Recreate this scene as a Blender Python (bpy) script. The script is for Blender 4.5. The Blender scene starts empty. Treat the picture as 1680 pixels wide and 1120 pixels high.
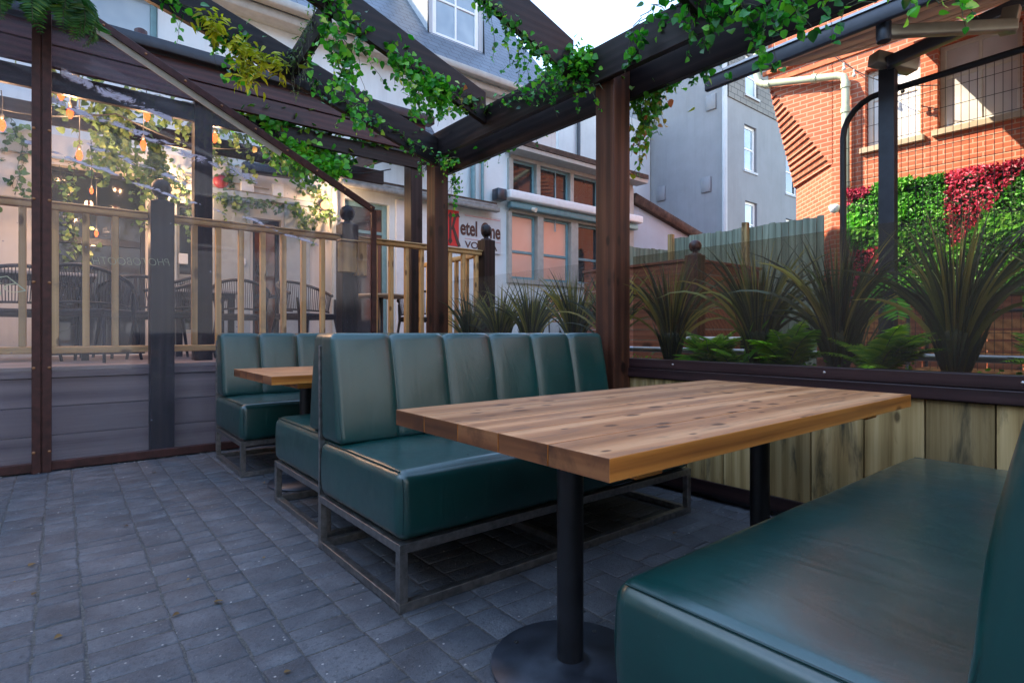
EXPO = 2.75
import bpy, bmesh, math, random
from mathutils import Vector, Matrix, noise
R = math.radians
rnd = random.Random(11)
sc = bpy.context.scene
COL = sc.collection
F = 914.5
# the frame of the place: X runs along the bench fronts, Y runs away down the yard, camera eye at (0,0,1)
def at(px, py=None, X=None, Y=None, Z=None):
    u = (px-840)/F
    ax, ay = .6291+.7773*u, .7774-.629*u
    if X is not None: d = X/ax
    elif Y is not None: d = Y/ay
    else: d = (1-Z)*F/(py-546)
    z = Z if Z is not None else (1+(546-py)*d/F if py is not None else 0)
    return Vector((ax*d, ay*d, z))

# ------------------------------------------------------------------ mesh builder
def rbox(p, a, b, r):                                    # push a box surface point onto the rounded box
    q = Vector([min(max(p[i], a[i]+r), b[i]-r) for i in range(3)]); d = p-q
    return q + d.normalized()*r if d.length > 1e-9 else p.copy()
def rsamp(a, b, r, n):                                   # samples dense near both ends
    e = [0, .12*r, .3*r, .55*r, .8*r, r]
    return [a+x for x in e] + [a+r+(b-a-2*r)*i/n for i in range(1,n)] + [b-x for x in e[::-1]]
class MB:
    def __init__(s): s.v = []; s.f = []; s.r = []; s.sm = []
    def add(s, vs, fs, r=None, smooth=False):
        o = len(s.v); r = rnd.random() if r is None else r
        s.v += [tuple(v) for v in vs]
        for f in fs: s.f.append([o+i for i in f]); s.r.append(r); s.sm.append(smooth)
        return s
    def box(s, a, b, r=None, M=None):
        x0, x1 = sorted((a[0], b[0])); y0, y1 = sorted((a[1], b[1])); z0, z1 = sorted((a[2], b[2]))
        vs = [Vector(p) for p in ((x0,y0,z0),(x1,y0,z0),(x1,y1,z0),(x0,y1,z0),(x0,y0,z1),(x1,y0,z1),(x1,y1,z1),(x0,y1,z1))]
        if M: vs = [M @ v for v in vs]
        return s.add(vs, [(0,3,2,1),(4,5,6,7),(0,1,5,4),(1,2,6,5),(2,3,7,6),(3,0,4,7)], r)
    def bar(s, p, q, w, h, up=(0,0,1), r=None):           # rectangular bar from p to q, w across, h along up
        p, q = Vector(p), Vector(q); d = (q-p).normalized(); up = Vector(up)
        a = d.cross(up).normalized(); b = a.cross(d).normalized()
        vs = [c + a*sx*w/2 + b*sy*h/2 for c in (p, q) for sx, sy in ((-1,-1),(1,-1),(1,1),(-1,1))]
        return s.add(vs, [(0,1,2,3),(7,6,5,4),(0,4,5,1),(1,5,6,2),(2,6,7,3),(3,7,4,0)], r)
    def tube(s, pts, rad, n=8, r=None, cap=True):
        pts = [Vector(p) for p in pts]; m = len(pts)
        rads = rad if isinstance(rad, (list, tuple)) else [rad]*m
        vs = []; fs = []; ref = None
        for i, p in enumerate(pts):
            t = (pts[min(i+1,m-1)]-pts[max(i-1,0)])
            t = t.normalized() if t.length > 1e-9 else Vector((0,0,1))
            if ref is None: ref = t.orthogonal().normalized()
            ref = (ref - t*ref.dot(t)); ref = ref.normalized() if ref.length > 1e-6 else t.orthogonal().normalized()
            b = t.cross(ref)
            for k in range(n):
                a = 2*math.pi*k/n
                vs.append(p + (ref*math.cos(a)+b*math.sin(a))*rads[i])
        for i in range(m-1):
            for k in range(n):
                k2 = (k+1) % n
                fs.append((i*n+k, i*n+k2, (i+1)*n+k2, (i+1)*n+k))
        s.add(vs, fs, r, True)
        if cap: s.add(vs[:n], [tuple(range(n))[::-1]], r); s.add(vs[-n:], [tuple(range(n))], r)
        return s
    def lathe(s, c, prof, n=24, r=None, axis=None):       # prof: (radius, height) pairs
        c = Vector(c); vs = []; fs = []; m = len(prof)
        Q = Vector(axis).to_track_quat('Z','Y') if axis else None
        for rr, h in prof:
            for k in range(n):
                a = 2*math.pi*k/n; v = Vector((rr*math.cos(a), rr*math.sin(a), h))
                vs.append(c + (Q @ v if Q else v))
        for i in range(m-1):
            for k in range(n):
                k2 = (k+1) % n; fs.append((i*n+k, i*n+k2, (i+1)*n+k2, (i+1)*n+k))
        s.add(vs, fs, r, True)
        if prof[0][0] > 1e-4: s.add(vs[:n], [tuple(range(n))[::-1]], r)
        if prof[-1][0] > 1e-4: s.add(vs[-n:], [tuple(range(n))], r)
        return s
    def prism(s, poly, z0, z1, r=None):                    # polygon (x,y) extruded in z
        n = len(poly); vs = [(x,y,z0) for x,y in poly]+[(x,y,z1) for x,y in poly]
        return s.add(vs, [tuple(range(n))[::-1], tuple(range(n,2*n))]+[(i,(i+1)%n,n+(i+1)%n,n+i) for i in range(n)], r)
    def quad(s, *p, r=None): return s.add(p, [tuple(range(len(p)))], r)
    def leaf(s, p, d, nrm, L, W=.5, r=None):               # heart shaped leaf, folded on its midrib
        d = d.normalized(); a = d.cross(nrm)
        a = a.normalized() if a.length > 1e-5 else d.orthogonal().normalized(); n = a.cross(d)
        w = L*W; q = lambda x, y, h: p + a*x*w + d*y*L + n*h*L
        s.add([q(0,0,0), q(0,.5,.03), q(0,1,-.08), q(-.62,.06,.1), q(-1,.32,.14), q(-.62,.68,.06), q(.62,.06,.1), q(1,.32,.14), q(.62,.68,.06)],
              [(0,1,4,3),(1,2,5,4),(0,6,7,1),(1,7,8,2)], r, True)
    def blade(s, pts, wid, up, r=None):                    # ribbon with a fold
        pts = [Vector(p) for p in pts]; m = len(pts); vs = []; fs = []
        for i, p in enumerate(pts):
            t = (pts[min(i+1,m-1)]-pts[max(i-1,0)]).normalized(); a = t.cross(up)
            a = a.normalized() if a.length > 1e-5 else t.orthogonal().normalized(); n = a.cross(t)
            w = wid[i] if isinstance(wid, (list, tuple)) else wid
            vs += [p - a*w + n*w*.4, p, p + a*w + n*w*.4]
        for i in range(m-1): o = i*3; fs += [(o,o+1,o+4,o+3),(o+1,o+2,o+5,o+4)]
        s.add(vs, fs, r, True)
    def gridbox(s, a, b, n, fn=None, r=None):              # subdivided box whose points are moved by fn
        xs, ys, zs = [ [a[i]+(b[i]-a[i])*k/n[i] for k in range(n[i]+1)] if isinstance(n[i], int) else n[i] for i in range(3)]
        idx = {}; vs = []; fs = []
        nx, ny, nz = len(xs)-1, len(ys)-1, len(zs)-1
        def V(i,j,k):
            if (i,j,k) not in idx:
                idx[(i,j,k)] = len(vs); p = Vector((xs[i],ys[j],zs[k])); vs.append(fn(p) if fn else p)
            return idx[(i,j,k)]
        for i in range(nx):
            for j in range(ny):
                fs.append((V(i,j,0),V(i,j+1,0),V(i+1,j+1,0),V(i+1,j,0))); fs.append((V(i,j,nz),V(i+1,j,nz),V(i+1,j+1,nz),V(i,j+1,nz)))
        for i in range(nx):
            for k in range(nz):
                fs.append((V(i,0,k),V(i+1,0,k),V(i+1,0,k+1),V(i,0,k+1))); fs.append((V(i,ny,k),V(i,ny,k+1),V(i+1,ny,k+1),V(i+1,ny,k)))
        for j in range(ny):
            for k in range(nz):
                fs.append((V(0,j,k),V(0,j,k+1),V(0,j+1,k+1),V(0,j+1,k))); fs.append((V(nx,j,k),V(nx,j+1,k),V(nx,j+1,k+1),V(nx,j,k+1)))
        return s.add(vs, fs, r, True)
    def build(s, name, mat, parent=None, bevel=0, seg=2, angle=40, origin=None, smooth=None):
        off = Vector((0,0,0))
        if parent is not None:
            p = parent
            while p is not None: off += p.location; top_ = p; p = p.parent
            if top_.get('_local'): off = Vector((0,0,0))
        elif parent is None:
            if origin is None:
                xs = [v[0] for v in s.v]; ys = [v[1] for v in s.v]; zs = [v[2] for v in s.v]
                off = Vector(((min(xs)+max(xs))/2, (min(ys)+max(ys))/2, min(zs)))
            else: off = Vector(origin)
        me = bpy.data.meshes.new(name)
        me.from_pydata([(v[0]-off.x, v[1]-off.y, v[2]-off.z) for v in s.v], [], s.f)
        at_ = me.attributes.new('rnd', 'FLOAT', 'FACE'); at_.data.foreach_set('value', s.r)
        me.polygons.foreach_set('use_smooth', s.sm if smooth is None else [smooth]*len(s.f))
        me.materials.append(mat)
        o = bpy.data.objects.new(name, me); COL.objects.link(o)
        if parent is not None: o.parent = parent
        else: o.location = off
        if bevel:
            m = o.modifiers.new('bevel', 'BEVEL'); m.width = bevel; m.segments = seg; m.limit_method = 'ANGLE'; m.angle_limit = R(angle); m.harden_normals = False
            if smooth is None and bevel > .008: me.polygons.foreach_set('use_smooth', [True]*len(s.f))
        me.update(); return o

def tag(o, label=None, cat=None, group=None, kind=None):
    if label: o['label'] = label
    if cat: o['category'] = cat
    if group: o['group'] = group
    if kind: o['kind'] = kind
    return o
def thing(name, loc, label, cat, group=None, rz=0, local=False):
    o = bpy.data.objects.new(name, None); COL.objects.link(o); o.location = loc; o.rotation_euler = (0,0,rz)
    o.empty_display_size = .1
    if local: o['_local'] = 1
    return tag(o, label, cat, group)
def struct(o): o['kind'] = 'structure'; return o
def dup(root, loc, rz, label, group=None):
    def cp(o, par):
        c = o.copy(); COL.objects.link(c); c.parent = par
        for ch in [k for k in bpy.data.objects if k.parent == o]: cp(ch, c)
        return c
    c = cp(root, None); c.location = loc; c.rotation_euler = (0,0,rz); c['label'] = label
    if group: c['group'] = group
    return c

# ------------------------------------------------------------------ materials
class NT:
    def __init__(s, name):
        s.m = bpy.data.materials.new(name); s.m.use_nodes = True; s.t = s.m.node_tree; s.t.nodes.clear()
        s.out = s.t.nodes.new('ShaderNodeOutputMaterial')
    def n(s, typ, _in=None, **kw):
        nd = s.t.nodes.new('ShaderNode'+typ)
        for k, v in kw.items(): setattr(nd, k, v)
        for k, v in (_in or {}).items():
            sk = nd.inputs[k]
            if isinstance(v, bpy.types.NodeSocket): s.t.links.new(v, sk)
            else: sk.default_value = v
        return nd
    def link(s, a, b): s.t.links.new(a, b)
    def ramp(s, fac, stops, interp='LINEAR'):
        nd = s.n('ValToRGB', {'Fac': fac}); cr = nd.color_ramp; cr.interpolation = interp
        while len(cr.elements) < len(stops): cr.elements.new(.5)
        for e, (p, c) in zip(cr.elements, stops): e.position = p; e.color = (*c, 1) if len(c) == 3 else c
        return nd.outputs['Color']
    def math(s, op, a, b=0.0, c=None):
        nd = s.n('Math', {0: a, 1: b}, operation=op)
        return nd.outputs[0]
    def mix(s, fac, a, b, mode='MIX'):
        nd = s.n('MixRGB', {'Fac': fac, 'Color1': a, 'Color2': b}, blend_type=mode); return nd.outputs[0]
    def coord(s, scale=(1,1,1), loc=(0,0,0), rot=(0,0,0), per=0):
        tc = s.n('TexCoord').outputs['Object']
        if per:
            a = s.n('Attribute', attribute_name='rnd'); a2 = s.math('MULTIPLY', a.outputs['Fac'], per)
            tc = s.n('VectorMath', {0: tc, 1: s.n('CombineXYZ', {'X': a2, 'Y': a2, 'Z': a2}).outputs[0]}, operation='ADD').outputs[0]
        return s.n('Mapping', {'Vector': tc, 'Scale': scale, 'Location': loc, 'Rotation': rot}).outputs[0]
    def noise(s, v, scale, detail=4, rough=.55, dist=0):
        return s.n('TexNoise', {'Vector': v, 'Scale': scale, 'Detail': detail, 'Roughness': rough, 'Distortion': dist}).outputs['Fac']
    def bump(s, h, strength=.3, dist=.01, normal=None):
        i = {'Height': h, 'Strength': strength, 'Distance': dist}
        if normal: i['Normal'] = normal
        return s.n('Bump', i).outputs[0]
    def attr(s): return s.n('Attribute', attribute_name='rnd').outputs['Fac']
    def bsdf(s, color, rough=.5, metal=0, normal=None, **kw):
        i = {'Base Color': color if not isinstance(color, tuple) else (*color[:3], 1), 'Roughness': rough, 'Metallic': metal}
        if normal: i['Normal'] = normal
        for k, v in kw.items(): i[k.replace('_', ' ')] = v
        b = s.n('BsdfPrincipled', i); s.link(b.outputs[0], s.out.inputs[0]); s.b = b; return s.m

def m_plain(name, col, rough=.5, metal=0, var=.15, scale=12, bump=.05, **kw):
    t = NT(name); v = t.coord(); f = t.noise(v, scale, 5)
    c = t.ramp(f, [(.3, tuple(x*(1-var) for x in col)), (.7, tuple(min(1, x*(1+var)) for x in col))])
    return t.bsdf(c, t.n('MapRange', {'Value': f, 3: max(.02, rough-.08), 4: min(1, rough+.08)}).outputs[0], metal, t.bump(t.noise(v, scale*6, 3), bump, .003), **kw)

def m_wood(name, dark, mid, light, axis=0, rough=.55, knots=0, grain=1.0, per=7.0, rvar=.25, bump=.25, stain=None, spec=.4):
    t = NT(name)
    sc_ = [14, 14, 14]; sc_[axis] = 1.1
    v = t.coord(scale=tuple(x*grain for x in sc_), per=per)
    plain = t.coord(per=per)
    warp = t.noise(t.coord(scale=tuple((1.2 if i == axis else 4) for i in range(3)), per=per), 1.0, 2)
    n1 = t.noise(v, 1.0, 6, .6, .8); n2 = t.noise(t.coord(scale=tuple((2 if i == axis else 90)*grain for i in range(3)), per=per), 1.0, 3, .6)
    w = t.n('TexWave', {'Vector': v, 'Scale': .35, 'Distortion': 5.0, 'Detail': 3, 'Detail Scale': .7}, wave_type='RINGS', rings_direction='XYZ'[axis]).outputs['Fac']
    f = t.mix(.45, n1, w); f = t.mix(.42, f, n2)
    c = t.ramp(f, [(.2, dark), (.5, mid), (.8, light)])
    br = t.n('MapRange', {'Value': t.attr(), 3: 1-rvar, 4: 1+rvar}).outputs[0]
    c = t.mix(1.0, c, t.n('CombineXYZ', {'X': br, 'Y': br, 'Z': br}).outputs[0], 'MULTIPLY')
    if knots:
        sx = t.n('SeparateXYZ', {0: t.coord(per=per)}); oth = [i for i in range(3) if i != axis]
        kv = t.n('CombineXYZ', {'X': t.math('MULTIPLY', sx.outputs[axis], 4.2*knots), 'Y': t.math('MULTIPLY', t.math('ADD', sx.outputs[oth[0]], sx.outputs[oth[1]]), 9*knots), 'Z': 0.0}).outputs[0]
        vo = t.n('TexVoronoi', {'Vector': kv, 'Scale': 1.0, 'Randomness': 1.0}, voronoi_dimensions='2D')
        cell = t.n('SeparateColor', {0: vo.outputs['Color']}).outputs[0]
        keep = t.math('GREATER_THAN', cell, .62)
        size = t.n('MapRange', {'Value': t.n('SeparateColor', {0: vo.outputs['Color']}).outputs[1], 3: .06, 4: .26}).outputs[0]
        k = t.math('MULTIPLY', keep, t.n('MapRange', {'Value': t.math('DIVIDE', vo.outputs['Distance'], size), 1: .55, 2: 1.15, 3: 1, 4: 0}).outputs[0])
        c = t.mix(t.math('MULTIPLY', k, .85), c, (*[x*.45 for x in dark], 1))
    if stain:
        sn = t.n('MapRange', {'Value': t.noise(t.coord(scale=stain[1], per=per), 1.0, 6, .65, .5), 1: .52, 2: .68}).outputs[0]
        c = t.mix(t.math('MULTIPLY', sn, stain[2]), c, (*stain[0], 1))
    return t.bsdf(c, t.n('MapRange', {'Value': n1, 3: max(0,rough-.12), 4: min(1,rough+.12)}).outputs[0], 0, t.bump(f, bump, .004), Specular_IOR_Level=spec)

def m_leaf(name, stops, rough=.4, trans=.35):
    t = NT(name); c = t.ramp(t.attr(), stops)
    geo = t.n('NewGeometry')
    p = t.n('BsdfPrincipled', {'Base Color': c, 'Roughness': rough})
    tr = t.n('BsdfTranslucent', {'Color': t.mix(1, c, (1.1, 1.35, .6, 1), 'MULTIPLY')})
    mx = t.n('MixShader', {0: trans, 1: p.outputs[0], 2: tr.outputs[0]}); t.link(mx.outputs[0], t.out.inputs[0]); return t.m

def m_render(name, col, streak=.32, bumpy=.25):           # painted masonry with weathering
    t = NT(name); v = t.coord()
    a = t.noise(v, .9, 6, .65); b = t.noise(t.coord(scale=(5,5,.45)), 1.0, 5, .6); d = t.noise(v, 40, 4)
    c = t.ramp(a, [(.3, tuple(x*.86 for x in col)), (.7, tuple(min(1,x*1.06) for x in col))])
    sm = t.n('MapRange', {'Value': b, 1: .5, 2: .75, 3: 0, 4: streak}).outputs[0]
    c = t.mix(sm, c, (*[x*.45 for x in col], 1))
    return t.bsdf(c, .75, 0, t.bump(t.mix(.5, d, t.noise(v, 8, 3)), bumpy, .006))

def m_brick(name, cols, mortar, vec, bw=.225, bh=.075, joint=.009, rough=.85):
    t = NT(name); tc = t.n('TexCoord').outputs['Object']; sp = t.n('SeparateXYZ', {0: tc})
    u = t.math('ADD', t.math('MULTIPLY', sp.outputs[0], vec[0]), t.math('MULTIPLY', sp.outputs[1], vec[1]))
    cv = t.n('CombineXYZ', {'X': u, 'Y': sp.outputs[2], 'Z': 0.0}).outputs[0]
    b = t.n('TexBrick', {'Vector': cv, 'Color1': (*cols[0],1), 'Color2': (*cols[1],1), 'Mortar': (*mortar,1), 'Scale': 1.0, 'Mortar Size': joint, 'Mortar Smooth': .2,
        'Bias': -.1, 'Brick Width': bw, 'Row Height': bh}, offset=.5)
    ns = t.noise(tc, 1.3, 7, .7); c = t.mix(.5, b.outputs['Color'], t.ramp(ns, [(.3, cols[2]), (.7, cols[0])]), 'MIX')
    c = t.mix(b.outputs['Fac'], c, (*mortar, 1))
    h = t.math('SUBTRACT', t.math('MULTIPLY', t.noise(tc, 60, 4), .3), b.outputs['Fac'])
    return t.bsdf(c, rough, 0, t.bump(h, .5, .006))

def m_glass(name, tint=(.97,.98,1), haze=.06, hazecol=(.7,.75,.85), scuff=0, refl=1.0, dirt=0):
    t = NT(name); v = t.coord()
    tr = t.n('BsdfTransparent', {'Color': (*tint, 1)}).outputs[0]
    df = t.n('BsdfDiffuse', {'Color': (*hazecol, 1)}).outputs[0]
    h = t.n('MapRange', {'Value': t.noise(v, 1.3, 5, .6), 1: .3, 2: .75, 3: haze*.4, 4: haze*1.7}).outputs[0]
    if dirt:
        sp = t.n('MapRange', {'Value': t.noise(v, 55, 2, .5), 1: .7, 2: .78, 3: 0, 4: dirt}).outputs[0]; h = t.math('ADD', h, sp)
    if scuff:
        sp = t.n('SeparateXYZ', {0: v}); x, z = sp.outputs[0], sp.outputs[2]
        wob = t.math('MULTIPLY', t.math('SUBTRACT', t.noise(v, 2.2, 2), .5), .16)
        line = t.math('ADD', t.math('ADD', z, t.math('MULTIPLY', x, .25)), wob)
        a = t.noise(t.coord(scale=(7, 1, 15), rot=(0, R(14), 0)), 1.0, 6, .75, .8)
        for c0, wd, x0, x1 in ((2.425,.055,-1.1,.35), (2.19,.03,-.85,-.2), (2.05,.02,-1.2,.9), (2.66,.05,-1.0,-.3)):
            m = t.n('MapRange', {'Value': t.math('ABSOLUTE', t.math('SUBTRACT', line, c0)), 1: wd*.3, 2: wd, 3: 1, 4: 0}).outputs[0]
            m = t.math('MULTIPLY', m, t.math('MULTIPLY', t.math('GREATER_THAN', x, x0), t.math('LESS_THAN', x, x1)))
            s1 = t.n('MapRange', {'Value': t.math('ADD', a, t.math('MULTIPLY', m, .13)), 1: .6, 2: .66, 3: 0, 4: scuff}).outputs[0]
            h = t.math('ADD', h, t.math('MULTIPLY', s1, m))
        ln = t.noise(t.coord(scale=(70, 1, 1.6), rot=(0, R(8), 0)), 1.0, 2, .5)
        h = t.math('ADD', h, t.n('MapRange', {'Value': ln, 1: .74, 2: .79, 3: 0, 4: scuff*.18}).outputs[0])
        h = t.math('ADD', h, t.n('MapRange', {'Value': t.noise(v, 24, 2, .5), 1: .74, 2: .78, 3: 0, 4: scuff*.4}).outputs[0])
    body = t.n('MixShader', {0: t.math('MINIMUM', h, .95), 1: tr, 2: df}).outputs[0]
    lw = t.math('POWER', t.n('LayerWeight', {'Blend': .5}).outputs['Facing'], 5.0)
    fr = t.math('MULTIPLY', t.math('ADD', t.math('MULTIPLY', lw, .85), .03), refl)
    gl = t.n('BsdfGlossy', {'Color': (.9,.93,1,1), 'Roughness': .03}).outputs[0]
    mx = t.n('MixShader', {0: fr, 1: body, 2: gl}); t.link(mx.outputs[0], t.out.inputs[0]); return t.m

def m_emit(name, col, s):
    t = NT(name); e = t.n('Emission', {'Color': (*col,1), 'Strength': s}); t.link(e.outputs[0], t.out.inputs[0]); return t.m

M = {}
DK = ((.005,.004,.004), (.014,.009,.0095), (.032,.02,.019))
for ax, k in enumerate('xyz'):
    M['dark_'+k] = m_wood('dark_stained_timber_'+k, *DK, axis=ax, rough=.42, knots=.7, grain=1.3, stain=((.04,.03,.033), (3,3,3), .2), spec=.28)
    M['pine_'+k] = m_wood('pale_pine_'+k, (.3,.16,.055), (.56,.34,.13), (.72,.48,.22), axis=ax, rough=.6, knots=1.0, stain=((.16,.12,.08), (4,4,4), .5))
M['post'] = m_wood('brown_stained_post', (.013,.006,.004), (.055,.019,.011), (.12,.045,.023), axis=2, rough=.45, knots=.8, grain=1.1, stain=((.02,.012,.012), (5,5,1.2), .7))
M['fascia'] = m_wood('plum_stained_board', (.03,.009,.012), (.075,.022,.024), (.13,.045,.042), axis=0, rough=.4, knots=.5, grain=1.2, stain=((.02,.012,.016), (1,1,5), .6))
M['cap'] = m_wood('dark_plum_rail', (.013,.006,.007), (.028,.012,.013), (.055,.026,.026), axis=1, rough=.38, knots=.4, grain=1.2)
M['weather'] = m_wood('weathered_green_board', (.14,.085,.025), (.36,.25,.1), (.52,.39,.19), axis=2, rough=.7, knots=.5, per=9, rvar=.3, stain=((.025,.028,.018), (9,9,1.8), .9))
M['top'] = m_wood('worn_pine_tabletop', (.2,.075,.028), (.49,.22,.095), (.7,.385,.19), axis=0, rough=.42, knots=1.5, grain=.8, per=11, rvar=.16, stain=((.15,.08,.055), (4,16,4), .6), bump=.3)
M['topedge'] = m_wood('varnished_pine_edge', (.2,.06,.012), (.48,.17,.03), (.68,.29,.06), axis=0, rough=.42, knots=.5, grain=1.2, per=0, rvar=0)
M['endgrain'] = m_wood('varnished_end_grain', (.07,.024,.01), (.19,.07,.026), (.31,.13,.05), axis=1, rough=.45, grain=.8, per=5, rvar=.25, stain=((.05,.02,.012), (6,6,6), .7))
M['cladding'] = m_wood('red_brown_cladding', (.1,.035,.02), (.22,.075,.04), (.3,.12,.065), axis=1, rough=.6, knots=.4)
M['fence'] = m_wood('green_grey_fence_board', (.1,.12,.085), (.19,.23,.17), (.27,.32,.25), axis=2, rough=.8, per=9, rvar=.22, stain=((.1,.11,.08), (5,5,.8), .4))
M['orangewood'] = m_wood('oiled_garden_slat', (.2,.08,.03), (.42,.19,.07), (.55,.28,.12), axis=1, rough=.5)
M['deck'] = m_wood('greyed_deck_board', (.12,.095,.09), (.25,.2,.19), (.36,.3,.28), axis=0, rough=.7, rvar=.2)
M['sleeper'] = m_wood('plum_grey_sleeper', (.1,.075,.075), (.2,.155,.15), (.28,.22,.21), axis=0, rough=.75, rvar=.15, stain=((.22,.2,.2), (3,3,3), .3))

def m_leather():
    t = NT('teal_leatherette'); v = t.coord()
    a = t.noise(v, 3.0, 4); cell = t.n('TexVoronoi', {'Vector': t.coord(), 'Scale': 420}, feature='DISTANCE_TO_EDGE').outputs['Distance']
    wr = t.noise(t.coord(scale=(13, 15, 13)), 1.0, 6, .55, 1.2); fold = t.noise(t.coord(scale=(9,3,3)), 1.0, 3, .5, 1.0)
    c = t.ramp(a, [(.3, (.0,.036,.032)), (.7, (.0005,.056,.049))])
    sc1 = t.n('MapRange', {'Value': t.noise(t.coord(scale=(20,60,20)), 1.0, 4, .7), 1: .66, 2: .75, 3: 0, 4: .16}).outputs[0]
    c = t.mix(sc1, c, (.2,.28,.27,1))
    hh = t.mix(.5, t.math('MINIMUM', cell, .25), t.math('MULTIPLY', wr, .9)); 
    nb = t.bump(hh, .14, .004); nb2 = t.bump(fold, .2, .022, nb)
    r_ = t.n('MapRange', {'Value': t.mix(.5, a, t.noise(v, 22, 4)), 1: .3, 2: .7, 3: .27, 4: .42}).outputs[0]
    return t.bsdf(c, r_, 0, nb2, Specular_IOR_Level=.6, Coat_Weight=.8, Coat_Roughness=.24)
M['leather'] = m_leather()
M['piping'] = m_plain('dark_teal_piping', (.006,.04,.038), .35)
def m_steel():
    t = NT('brushed_steel'); v = t.coord(scale=(30,30,30)); f = t.noise(v, 1.0, 5, .6)
    c = t.ramp(f, [(.3,(.17,.17,.17)),(.7,(.36,.35,.34))])
    return t.bsdf(c, t.n('MapRange', {'Value': f, 3: .28, 4: .5}).outputs[0], .9, t.bump(t.noise(t.coord(), 200, 2), .06, .002))
M['steel'] = m_steel()
M['black'] = m_plain('black_powder_coat', (.012,.013,.016), .38, 0, .3, 20, .08)
M['base'] = m_plain('dark_base_plate', (.05,.06,.08), .42, .5, .45, 9, .15)
M['rust'] = m_plain('oxide_red_channel', (.06,.02,.017), .5, .2, .45, 18, .2)
M['bolt'] = m_plain('bolt_head', (.35,.17,.08), .4, .7)
M['chrome'] = m_plain('zinc_screw', (.5,.5,.5), .3, .9)
M['lead'] = m_plain('charcoal_metal', (.035,.04,.05), .4, .4, .2, 10)
M['greymetal'] = m_plain('grey_awning_metal', (.06,.066,.08), .35, .5, .15, 5)
M['galv'] = m_plain('galvanised_tube', (.4,.4,.42), .35, .8, .2)
M['arm'] = m_plain('bronze_awning_arm', (.3,.27,.2), .4, .4, .25, 4)
M['canvas'] = m_plain('awning_canvas', (.36,.25,.19), .85, 0, .12, 2, .1)
M['white_wall'] = m_render('painted_white_wall', (.68,.76,.78))
M['blue_wall'] = m_render('pale_blue_wall', (.4,.55,.68), .15)
M['cream_wall'] = m_render('painted_cream_wall', (.72,.66,.58), .3)
M['grey_wall'] = m_render('grey_rendered_wall', (.19,.2,.22), .2, .15)
M['pale_wall'] = m_render('pale_grey_wall', (.42,.45,.48), .2)
M['slate'] = m_brick('slate_roof', [(.1,.125,.16),(.155,.18,.22),(.08,.1,.125)], (.035,.045,.06), (1,.0), .22, .12, .008, .45)
M['slatehung'] = m_brick('slate_hanging', [(.13,.125,.12),(.19,.18,.165),(.11,.105,.1)], (.05,.05,.05), (1,0), .42, .22, .018, .7)
M['brick'] = m_brick('red_brick', [(.43,.1,.045),(.53,.155,.07),(.33,.065,.03)], (.46,.27,.18), (.42,1))
M['corbel'] = m_plain('corbel_brick', (.42,.12,.05), .85, 0, .3, 9, .5)
M['stone'] = m_plain('stone_sill', (.4,.32,.22), .8, 0, .2, 8, .3)
M['teal_paint'] = m_plain('teal_paint', (.16,.3,.33), .5, 0, .12)
M['stone_paint'] = m_plain('stone_grey_paint', (.36,.37,.34), .55, 0, .12)
M['white_paint'] = m_plain('white_paint', (.72,.74,.74), .45, 0, .06)
M['cream_paint'] = m_plain('cream_paint', (.6,.58,.48), .5, 0, .08)
M['greenpipe'] = m_plain('pale_green_pipe', (.42,.47,.33), .45, 0, .1)
M['greydoor'] = m_plain('pale_grey_door', (.38,.42,.42), .5, 0, .08)
M['gutter'] = m_plain('cast_gutter', (.2,.21,.2), .6, 0, .3)
M['roofedge'] = m_plain('mossy_roof_edge', (.06,.04,.03), .9, 0, .6, 9, .8)
def m_pane(name, c1, c2, rough=.06):
    t = NT(name); f = t.noise(t.coord(), 1.2, 3)
    return t.bsdf(t.ramp(f, [(.35, c1), (.65, c2)]), rough, 0, t.bump(t.noise(t.coord(), 2.0, 1), .02, .02), Coat_Weight=.5)
M['pane_dark'] = m_pane('dark_window_pane', (.012,.016,.02), (.035,.04,.045))
M['pane_sky'] = m_pane('pale_window_pane', (.2,.27,.33), (.34,.42,.47))
M['amber'] = m_pane('dim_amber_pane', (.02,.012,.01), (.3,.085,.03))  # orange light of the narrow door window put into the pane colour
M['pane_peach'] = m_pane('peach_reflection_pane', (.8,.42,.3), (.85,.5,.38), .25)  # reflection of the sunlit brick put into the pane colour
M['pane_white'] = m_pane('net_curtain_pane', (.5,.5,.47), (.7,.68,.64), .15)
M['glass_left'] = m_glass('scuffed_clear_sheet', (.97,.98,1), .026, (.62,.64,.8), .9, .6, 0)
M['glass_right'] = m_glass('tinted_wind_screen', (.8,.76,.7), .012, (.6,.5,.42), 0, .4, 0)
M['glass_far'] = m_glass('clear_wind_screen', (.93,.93,.92), .014, (.6,.6,.6), 0, .4, 0)
M['rope'] = m_plain('charcoal_rope', (.035,.035,.042), .8, 0, .3, 40, .4)
M['frameblk'] = m_plain('dark_chair_frame', (.014,.014,.018), .5)
M['tabletop_grey'] = m_plain('silvered_table_slats', (.36,.36,.36), .5, 0, .2)
M['bulbglass'] = m_emit('glowing_bulb_glass', (1,.13,.03), .55)
M['filament'] = m_emit('hot_filament', (1,.5,.2), 7)
M['lampglass'] = m_emit('lit_bulkhead_glass', (1,.45,.2), .5)

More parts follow.
